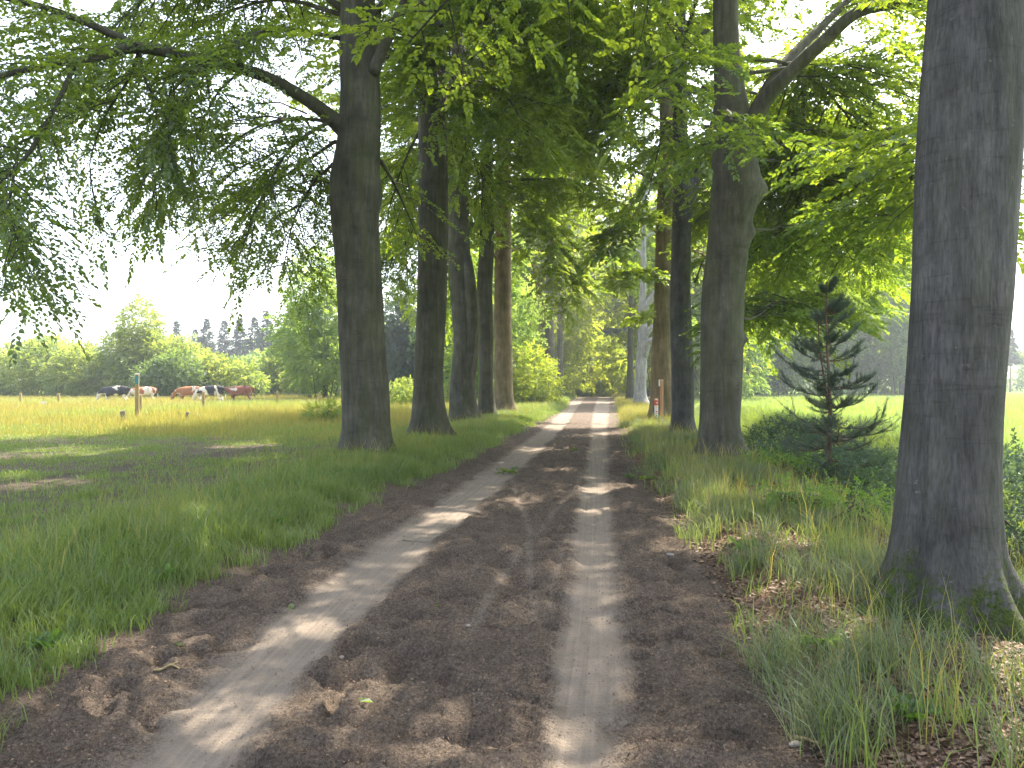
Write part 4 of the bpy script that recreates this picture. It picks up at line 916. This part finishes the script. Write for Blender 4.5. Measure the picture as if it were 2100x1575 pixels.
# green crop on the right
X, Y = scatter(150000, 7.2, 90, 11, 130, lambda X, Y: np.ones_like(X), rng, True, fr); n = len(X)
grass('field_crop', 'bright green young crop covering the field on the right', X, Y, .22+.16*rng.random(n), (.010+.01*rng.random(n))*(Y/22), GRASS, rng, .5, .75+rng.normal(0, .15, n), cat='crop')
# rank growth in the ditch
X, Y = tufted(9000, 9, 3.6, 7.8, 4.5, 60, lambda X, Y: np.ones_like(X)*.8, rng, fr, .07); n = len(X)
grass('ditch_grass', 'rank tall grass growing in the ditch', X, Y, .35+.45*rng.random(n), (.006+.005*rng.random(n))*(1+Y/14), GRASS, rng, .5, .45+rng.normal(0, .2, n))

# litter on the right bank and crumbs on the path
def litter(name, label, X, Y, s_, mat, rng, tone):
    n = len(X); O = np.stack([X, Y, ground_z(X, Y)+.004+.006*rng.random(n)], 1); a = rng.random(n)*6.283
    D = np.stack([np.cos(a), np.sin(a), rng.normal(0, .15, n)], 1); S = nrm(np.cross(D, np.array([0, 0, 1.])+rng.normal(0, .3, (n, 3)))); l = (s_*(.5+rng.random(n)))[:, None]
    v = np.stack([O, O+D*l*.5+S*l*.28, O+D*l, O+D*l*.5-S*l*.28+np.array([0, 0, .006])], 1).reshape(-1, 3)
    tag(link(name, mesh_np(name, v, [np.arange(n*4).reshape(-1, 4)], mat, {'tone': np.repeat(np.clip(tone, 0, 1), 4)})), label, 'leaf litter', kind='stuff')
X, Y = scatter(90000, -.1, 3.4, 2.4, 22, lambda X, Y: .25+.75*soilmask(X, Y), rng, True, fr, True)
litter('leaf_litter', 'brown fallen beech leaves and husks on the right bank', X, Y, np.full(len(X), .028)*(1+Y*.04), LITTER, rng, rng.random(len(X)))
X, Y = scatter(30000, 0, 1, 2.2, 18, lambda X, Y: 1-trackmask(X, Y)*.8, rng, True, lambda u, Y: XL(Y)+u*(XR(Y)-XL(Y)))
litter('path_debris', 'small crumbs of bark and husk scattered over the track', X, Y, np.full(len(X), .010)*(1+Y*.05), LITTER, rng, .3+.6*rng.random(len(X)))

def place_small(px, py, zoff=0):
    """ground point seen at a pixel"""
    Y_ = CAMZ*F/(py-HY)
    for _ in range(12):
        x = (px-CX)/F*Y_; Y_ = (CAMZ-gz(x, Y_))*F/(py-HY)
    return (px-CX)/F*Y_, Y_
# ------------------------------------------------------------ ferns and plants in the ditch
def fern_proto(seed):
    r = np.random.default_rng(seed); t = thing('fern', 'x', 'fern'); O = []; D = []; L_ = []; mb = MB()
    for i in range(15):
        a = i*2.4+r.normal(0, .2); ln = .7*(.8+.5*r.random()); n = 22; tt = np.linspace(.08, 1, n); e = .9+.3*r.random()
        d = np.array([math.cos(a), math.sin(a), 0]); pts = d*ln*tt[:, None]*.85+np.array([0, 0, 1.])*(ln*(e*tt-.95*tt**2))[:, None]
        mb.tube(pts, np.linspace(.006, .002, n), 4, False); T = nrm(np.gradient(pts, axis=0)); S = nrm(np.cross(T, [0, 0, 1.]))
        for sg in (-1, 1): O.append(pts); D.append(S*sg+T*.35+np.array([0, 0, -.12])); L_.append(.17*np.sin(np.pi*np.clip(tt*.85+.12, 0, 1))+.02)
    O = np.vstack(O); D = np.vstack(D); L_ = np.concatenate(L_); LV = Leaves()
    LV.add(*spray_arrays(O, D, L_, 7, .042, r, wr=.45, roll=.2, droop=.25, jit=.15, ang=(1.1, .5), tone=.3+.5*r.random(len(O))))
    link('stalks', mb.mesh('stalks', FERN), t); link('fronds', LV.mesh('fronds', FERN), t); return t
FP = fern_proto(8)
fl_ = [(1545, 19, 1.4, 'fern nearest the roots of the knotty beech'), (1575, 17.5, 1.3, 'second fern right of the knotty beech, in the ditch'), (1610, 20, 1.5, 'tall fern between knotty beech and young pine'), (1560, 15.5, 1.0, 'small fern at the lip of the bank by the knotty beech'), (1635, 16, 1.2, 'fern just left of the young pine stem'), (1600, 14, .9, 'low fern between the bank grass and the pine'), (1745, 15, 1.2, 'fern right of the young pine'), (1790, 13, 1.2, 'fern close to the left flank of the huge foreground beech')]
for i, (px, Y_, s_, lb) in enumerate(fl_):
    x = (px-CX)/F*Y_; loc = (x, Y_, gz(x, Y_)-.03)
    if i == 0: FP.location = loc; FP.scale = (s_,)*3; FP['label'] = lb; FP['group'] = 'ferns in the ditch'
    else: copy_tree(FP, loc, i*1.3, s_, lb)
bush('bramble', 'leafy dark bramble mound in the ditch right behind the young pine', 'bush', 1715, 14.0, [(0, 0, .8, 1.0, .9, .85), (1.0, .3, .7, .8, .7, .75), (-.9, .2, .8, .8, .6, .8)], 1900, .06, LEAF_BLUE, 701, None, 6, .3, 9)
bush('bramble', 'dark shrub filling the ditch between the knotty beech and the young pine', 'bush', 1610, 15.5, [(0, 0, .8, .9, .8, .8), (.8, -.3, .8, .7, .7, .75)], 1300, .06, LEAF_BLUE, 706, None, 6, .3, 9)
bush('bramble', 'dark tall thicket at the right edge beyond the foreground beech', 'bush', 2105, 8.2, [(0, 0, 1.0, .7, .8, 1.0), (.6, 1.2, 1.0, .8, .8, .95), (-.2, -1.2, .7, .5, .5, .7)], 2600, .055, LEAF_BLUE, 702, None, 7, .28, 9)
bush('bramble', 'dark shrub low between the pine and the foreground beech', 'bush', 1800, 11.0, [(0, 0, .7, .8, .8, .75), (-.7, .4, .6, .6, .6, .6)], 1500, .055, LEAF_BLUE, 703, None, 6, .28, 9)
bush('nettle_patch', 'yellow green leafy weeds on the bank right of the knotty beech', 'weeds', 1600, 12.6, [(0, 0, .18, .6, .8, .28), (.7, -.8, .15, .5, .5, .22)], 420, .045, FERN, 704, None, 6, .2, 8)
bush('nettle_patch', 'leafy weeds under the left flank of the foreground beech', 'weeds', 1760, 7.6, [(0, 0, .12, .4, .5, .2), (-.4, .5, .12, .4, .4, .18)], 260, .035, FERN, 705, None, 6, .15, 8)

rw = np.random.default_rng(55)
for i_, (px_, py_, lb_) in enumerate([(90, 1330, 'dock-like weed at the left edge of the verge nearest the camera'), (330, 1190, 'leafy weed at the rim of the verge left of the left rut'), (560, 1075, 'small leafy weed in the verge halfway to the nearest left beech'),
                                      (1520, 1130, 'small leafy weed on the right bank at the track edge'), (1690, 1330, 'leafy weed on the litter below the foreground beech'), (1880, 1480, 'leafy weed low at the bottom right corner')]):
    x, y = place_small(px_, py_); LV = Leaves(); t = thing('weed', lb_, 'weed', (x, y, gz(x, y)), 'broad-leaved weeds in the verges'); n_w = 11; a = rw.random(n_w)*6.283
    D_ = np.stack([np.cos(a), np.sin(a), .5+.9*rw.random(n_w)], 1); LV.add(*spray_arrays(np.zeros((n_w, 3)), D_, .13*(.6+.7*rw.random(n_w)), 5, .06, rw, hexa=True, droop=.3, wr=.55)); mb = MB()
    for d_ in nrm(D_): mb.tube([(0, 0, 0), d_*.06, d_*.11-np.array([0, 0, .01])], [.003, .002, .001], 4, False)
    link('stems', mb.mesh('stems', FERN), t); link('leaves', LV.mesh('leaves', FERN), t)
# ------------------------------------------------------------ mossy stump, stones, sticks, fallen sprigs
x, y = place_small(1640, 1050); zz = gz(x, y)
t = thing('mossy_stump', 'low dark mossy stump in the grass left of the foreground beech', 'stump', (x, y, zz))
rows_ = [(-.15, 0, 0, .21), (0, 0, 0, .20), (.10, 0, 0, .185), (.19, 0, 0, .18), (.2, 0, 0, .16)]
build_trunk(rows_, .012, 40, BARK_NEAR, t, (0, 0, 0), 5, .35, .08, 6, name='body', noise_a=.07, mossh=.6)
mb = MB(); th = np.linspace(0, 6.283, 25)[:-1]; mb.tube([(0, 0, .18), (0, 0, .195)], [.165, .155], 24); mb.build('cut_top', POST_GREY, t)
def stone(px, py, s_, label, seed, grp=None):
    x, y = place_small(px, py); r = np.random.default_rng(seed); mb = MB()
    zs = np.linspace(-1, 1, 9); rad = np.sqrt(np.maximum(1-zs**2, .002))
    ph = r.random(3)*6
    mb.tube(np.stack([zs*0, zs*0, zs], 1), rad, 14, True, lambda th_, i, p: 1+.16*np.sin(2*th_+ph[0])+.1*np.sin(3*th_+ph[1]+p[:, 2][:, None]*2))
    me = mb.mesh('stone', STONE, None, True); o = link('stone', me, None, (x, y, gz(x, y)+s_*.25)); o.scale = (s_, s_*.75, s_*.5); o.rotation_euler.z = r.random()*3
    tag(o, label, 'stone', grp)
stone(1375, 1142, .035, 'grey stone on the track edge left of the bank grass', 1)
stone(1632, 1530, .028, 'pale stone beside the short stick at the bottom right', 2)
stone(870, 1400, .022, 'small pebble in the churned middle strip near the bottom', 3)
stone(960, 1292, .018, 'pebble on the middle strip right of the left rut', 4)
stone(700, 1350, .02, 'rounded pebble on the right lip of the left rut', 5)
def stick(px, py, L_, r_, ang, label, seed, mat=POST_GREY):
    x, y = place_small(px, py); r = np.random.default_rng(seed); n = 9; t = np.linspace(-.5, .5, n)*L_
    X_ = x+t*math.cos(ang)+np.cumsum(r.normal(0, .03*L_, n))*-math.sin(ang); Y_ = y+t*math.sin(ang)
    pts = np.stack([X_, Y_, ground_z(X_, Y_)+r_*1.1], 1); mb = MB(); mb.tube(pts, np.linspace(r_, r_*.5, n), 6)
    k = n//2; mb.tube([pts[k], pts[k]+np.array([math.cos(ang+.7), math.sin(ang+.7), .05])*L_*.25], [r_*.6, r_*.3], 5)
    o = mb.build('stick', mat, None, (x, y, 0), True); o.location = (x, y, 0); tag(o, label, 'stick')
stick(1655, 1522, .11, .010, -.6, 'short pale broken stick by the stone at the bottom right', 1, POST)
stick(350, 1372, .17, .008, .3, 'bent brown twig on dark soil left of the left rut', 2, POST)
stick(1870, 1400, .55, .006, -.9, 'long thin twig lying on the sunny bank below the foreground beech', 3)
stick(1800, 1375, .35, .006, 1.2, 'dark forked twig beside the moss patch', 4)
stick(1990, 1440, .5, .006, -.5, 'long twig at the right edge of the picture', 5)
stick(850, 1112, .3, .006, -.4, 'thin curved twig lying across the left rut', 6)
def sprig(px, py, s_, label, seed, nb=4):
    x, y = place_small(px, py); r = np.random.default_rng(seed); z = gz(x, y); t = thing('fallen_sprig', label, 'sprig', (x, y, z)); O = []; D = []; mb = MB()
    for i in range(nb):
        a = r.random()*6.283; d = np.array([math.cos(a), math.sin(a), .25+.3*r.random()]); o = np.array([0, 0, .02])
        O.append(o); D.append(d); mb.tube([o, o+d*s_], [.003, .0015], 4, False)
    LV = Leaves(); LV.add(*spray_arrays(np.array(O), np.array(D), s_, 9, .08, r, hexa=True, droop=.3)); link('twigs', mb.mesh('twigs', BARK), t); link('leaves', LV.mesh('leaves', LEAF), t)
sprig(1045, 972, .22, 'leafy green sprig fallen on the left rut', 1, 6)
sprig(1295, 988, .14, 'small green sprig fallen at the right edge of the track', 2, 4)
sprig(1170, 926, .16, 'green sprig lying on the middle strip far along', 3, 3)
sprig(1325, 985, .10, 'second small sprig beside the right verge', 4, 3)
def leaf1(px, py, label, seed):
    x, y = place_small(px, py); r = np.random.default_rng(seed); LV = Leaves(); LV.add(*spray_arrays([[0, 0, .012]], [[math.cos(seed), math.sin(seed), .1]], .02, 2, .06, r, hexa=True))
    tag(link('fallen_leaf', LV.mesh('fallen_leaf', LEAF), None, (x, y, gz(x, y)+.004)), label, 'leaf')
leaf1(733, 1447, 'single green leaf on the churned strip near the bottom', 1)
leaf1(362, 1335, 'pale leaf on the dark soil left of the left rut', 2)
leaf1(605, 1253, 'green leaf pair on the left side of the left rut', 3)
leaf1(905, 1238, 'small leaf in the middle of the churned strip', 4)

# ------------------------------------------------------------ posts
def tall_post():
    Y_ = 31.5; x = (281-CX)/F*Y_; z = gz(x, Y_); H = P(0, 768, Y_)[2]-z; t = thing('route_post', 'tall wooden route post with a blue plaque standing in the meadow', 'post', (x, Y_, z))
    mb = MB(); mb.box((0, 0, H/2-.1), (.15, .15, H+.2), .35, .012); mb.build('post', POST, t)
    mb = MB(); mb.box((.035, -.085, H-.24), (.13, .02, .34), .35); mb.build('plaque', TEAL, t)
    mb = MB(); mb.box((0.0, 0, H+.006), (.17, .17, .03), .35, .01); mb.build('cap', WHITE, t)
tall_post()
def stump_post(px, py0, py1, w_, label, tilt):
    x, y = place_small(px, py1); z = gz(x, y); h_ = (py1-py0)/F*y; t = thing('stub_post', label, 'post', (x, y, z), 'short weathered post stubs'); mb = MB()
    mb.box((0, 0, h_/2-.05), (w_, w_, h_+.1), .4, .02, tilt); mb.build('post', POST_GREY, t)
stump_post(253, 843, 866, .20, 'short weathered stub leaning left of the tall route post', -.12)
stump_post(384, 845, 866, .14, 'short weathered stub standing alone right of the tall route post', .04)
def fence():
    t = thing('wire_fence', 'low wire fence on wooden posts crossing the meadow before the cows', 'fence', (0, 0, 0)); tops = []
    for (px, Y_, h_) in ((-60, 50, .95), (42, 50, .95), (120, 49, .95), (288, 36, 1.05), (417, 40, 1.15), (568, 46, 1.15), (655, 49, 1.0)):
        x = (px-CX)/F*Y_; z = gz(x, Y_); mb = MB(); mb.box((x, Y_, z+h_/2-.1), (.14, .14, h_+.2), .3, .015); mb.build('fence_post', POST, t); tops.append((x, Y_-.08, z+h_))
    for k, dz in enumerate((.12, .5)):
        mb = MB()
        for a, b in zip(tops[:-1], tops[1:]):
            a = np.array(a)-[0, 0, dz]; b = np.array(b)-[0, 0, dz]; s_ = np.linspace(0, 1, 7)[:, None]; mb.tube(a+(b-a)*s_-np.array([0, 0, .04])*np.sin(s_*math.pi), .003, 4)
        mb.build('wire', WIRE, t)
fence()
x = (88-CX)/F*44; z = gz(x, 44); t = thing('small_sign', 'small pale sign low in the meadow at the far left', 'sign', (x, 44, z)); mb = MB(); mb.box((0, 0, .42), (.42, .02, .22), .1); mb.build('panel', WHITE, t); mb = MB(); mb.box((0, .04, .42), (.05, .03, .6)); mb.build('stake', POST, t)
def markers():
    Y_ = 28.6; x = (1346-CX)/F*Y_; z = gz(x, Y_); H = P(0, 818, Y_)[2]-z; wq = .145
    t = thing('marker_post', 'short white marker post with a red band and pale rounded top', 'post', (x, Y_, z))
    def cyl(z0_, z1_, r_, name, mat, dome=0):
        mb = MB(); zz = [z0_, z1_]; rr = [r_, r_]
        if dome:
            zz = [z0_]+list(z0_+dome*np.sin(np.linspace(0, 1.5, 6))); rr = [r_]+list(r_*np.cos(np.linspace(0, 1.5, 6)))
        mb.tube([(0, 0, q) for q in zz], rr, 18); mb.build(name, mat, t, None, True if dome else False)
    r_ = wq/2; cyl(-.2, H-.26, r_, 'body', WHITE); cyl(H-.26, H-.06, r_+.003, 'red_band', RED); cyl(H-.06, H-.01, r_, 'cap', PEACH, .07)
    for k, (c, dz, hh) in enumerate(((YEL, .33, .05), (GREY, .40, .012), (RED, .50, .05), (GREY, .57, .012), (GRN, .66, .06), (PEACH, .16, .07))):
        mb = MB(); mb.box((0, -r_-.004, H-dz), (.06, .012, hh)); mb.build('mark', c, t)
    Y2 = 28.9; x = (1357-CX)/F*Y2; z = gz(x, Y2); H = P(0, 779, Y2)[2]-z
    t = thing('signpost', 'tall thin wooden post with a small white plate at its top', 'post', (x, Y2, z))
    mb = MB(); mb.box((0, 0, H/2-.1), (.11, .11, H+.2), .5, .01); mb.build('post', POST_RED, t)
    mb = MB(); mb.box((-.095, -.03, H-.13), (.06, .02, .25), .3); mb.build('plate', WHITE, t)
markers()

# ------------------------------------------------------------ cows
def cow_mat(name, c_dark, c_light, thr, seed, white_low=.2):
    m = M(name); co_ = m.coord(); mp = m.n('ShaderNodeMapping'); mp.inputs['Location'].default_value = (seed*3.1, seed*1.7, seed); m.l(co_, mp.inputs[0])
    n = m.noise(1.5, 1.5, .4, mp.outputs[0], .6); sep = m.n('ShaderNodeSeparateXYZ'); m.l(co_, sep.inputs[0])
    low = m.ramp(sep.outputs['Z'], [(.62, white_low), (.95, 0.0)])
    f = m.ramp(m.math('ADD', n, low), [(thr, 0.0), (thr+.03, 1.0)])
    fine = m.noise(60, 3, .6, co_)
    c = m.mix(f, c_dark, c_light); c = m.mix(.3, c, m.ramp(fine, [(.3, .7), (.7, 1.15)]), 'MULTIPLY')
    return m.pbr(c, .6, m.bump(fine, .2, .005), .35)
HORN = flat_mat('horn', (.6, .55, .42)); MUZ = flat_mat('muzzle', (.35, .25, .22))
def cow(px, Y_, rz, label, mat, head='down', s_=1.0):
    V_ = [(.80, 0, 1.27, .20, .23), (.50, 0, 1.16, .29, .30), (.05, 0, 1.06, .34, .38), (-.40, 0, 1.10, .29, .34), (-.68, 0, 1.15, .20, .27)]
    V_ += [(-.98, 0, 1.00, .13, .19), (-1.18, 0, .72, .10, .13), (-1.24, 0, .50, .11, .12), (-1.36, 0, .20, .075, .085)] if head == 'down' else \
          [(-.98, 0, 1.20, .13, .19), (-1.22, 0, 1.24, .11, .13), (-1.34, 0, 1.18, .11, .12), (-1.62, 0, 1.0, .075, .085)]
    E = [(i, i+1) for i in range(8)]
    def addv(*q): V_.append(q); return len(V_)-1
    for sy in (-1, 1):
        a = addv(-.50, sy*.16, .78, .11, .12); b = addv(-.52, sy*.17, .42, .06, .06); c = addv(-.50, sy*.17, .10, .045, .045); d = addv(-.54, sy*.17, .02, .055, .05); E += [(3, a), (a, b), (b, c), (c, d)]
        a = addv(.70, sy*.17, .92, .15, .17); b = addv(.62, sy*.18, .68, .09, .10); c = addv(.80, sy*.18, .46, .055, .06); d = addv(.76, sy*.18, .10, .045, .045); e = addv(.72, sy*.18, .02, .055, .05); E += [(0, a), (a, b), (b, c), (c, d), (d, e)]
        hx = V_[6]; a = addv(hx[0]+.02, sy*.12, hx[2]+.04, .035, .03); b = addv(hx[0]+.06, sy*.23, hx[2]+.05, .04, .02); E += [(6, a), (a, b)]
    u = addv(.42, 0, .80, .14, .13); E.append((1, u))
    tl = addv(.98, 0, 1.30, .035, .035); t2 = addv(1.06, 0, 1.0, .022, .022); t3 = addv(1.08, .03, .6, .04, .04); E += [(0, tl), (tl, t2), (t2, t3)]
    me = bpy.data.meshes.new('tmp'); me.from_pydata([q[:3] for q in V_], E, []); me.update(); o = bpy.data.objects.new('tmp', me); C.objects.link(o)
    mo = o.modifiers.new('s', 'SKIN'); mo.use_smooth_shade = True
    for i, q in enumerate(V_): me.skin_vertices[0].data[i].radius = (q[3], q[4]); me.skin_vertices[0].data[i].use_root = (i == 2)
    ss = o.modifiers.new('b', 'SUBSURF'); ss.levels = 2; ss.render_levels = 2
    dg = bpy.context.evaluated_depsgraph_get(); fin = bpy.data.meshes.new_from_object(o.evaluated_get(dg)); bpy.data.objects.remove(o)
    fin.materials.clear(); fin.materials.append(mat)
    for p in fin.polygons: p.use_smooth = True
    x = (px-CX)/F*Y_; z = gz(x, Y_)
    t = thing('cow', label, 'cow', (x, Y_, z-.02), 'dairy cows grazing in the meadow', rz); t.scale = (s_,)*3
    link('body', fin, t)
    hx = V_[8]; mb = MB(); mb.tube([(hx[0]+.03, 0, hx[2]+.02), (hx[0]-.02, 0, hx[2]-.03 if head == 'down' else hx[2]-.05)], [.08, .07], 12); mb.build('muzzle', MUZ, t, None, True)
    for sy in (-1, 1):
        mb = MB(); mb.tube([(V_[6][0]+.0, sy*.07, V_[6][2]+.09), (V_[6][0]+.02, sy*.12, V_[6][2]+.18), (V_[6][0]-.03, sy*.13, V_[6][2]+.24)], [.025, .018, .006], 6)
        mb.build('horn', HORN, t, None, True)
BW = (.02, .021, .028); WH = (.62, .55, .47)
cow(236, 54, .12, 'black cow with white rear flank, leftmost of the herd', cow_mat('coat_black_a', BW, WH, .60, 2.0, .35))
cow(293, 56, .5, 'red and white cow half behind the tall route post', cow_mat('coat_red_a', (.30, .10, .045), WH, .50, 5, .3), s_=.95)
cow(388, 54, .15, 'orange brown cow grazing left of the middle black one', cow_mat('coat_brown', (.27, .11, .04), WH, .70, 1, .1), s_=.98)
cow(432, 52.5, -.1, 'black and white cow with white rump in the middle of the herd', cow_mat('coat_black_b', BW, WH, .60, 7.3, .25), s_=1.02)
cow(492, 55, .1, 'reddish brown cow, rightmost, head raised with a pale face', cow_mat('coat_red_b', (.22, .075, .04), WH, .68, 3, .12), head='level')

# ------------------------------------------------------------ air
HAZE = .0009
mb = MB(); mb.box((0, 185, 22.5), (790, 410, 48)); hz = mb.build('haze', None)
m = bpy.data.materials.new('haze_air'); m.use_nodes = True; t_ = m.node_tree; t_.nodes.clear()
o_ = t_.nodes.new('ShaderNodeOutputMaterial'); v_ = t_.nodes.new('ShaderNodeVolumePrincipled'); v_.inputs['Density'].default_value = HAZE
v_.inputs['Color'].default_value = (.86, .93, 1, 1); v_.inputs['Anisotropy'].default_value = .3
t_.links.new(v_.outputs[0], o_.inputs['Volume']); hz.data.materials.append(m); tag(hz, 'thin pale summer haze filling the air over the meadow', 'haze', kind='stuff')
print('verts', sum(len(me.vertices) for me in bpy.data.meshes), 'polys', sum(len(me.polygons) for me in bpy.data.meshes)); open('/tmp/stats.txt','w').write(str(sum(len(me.polygons) for me in bpy.data.meshes)))
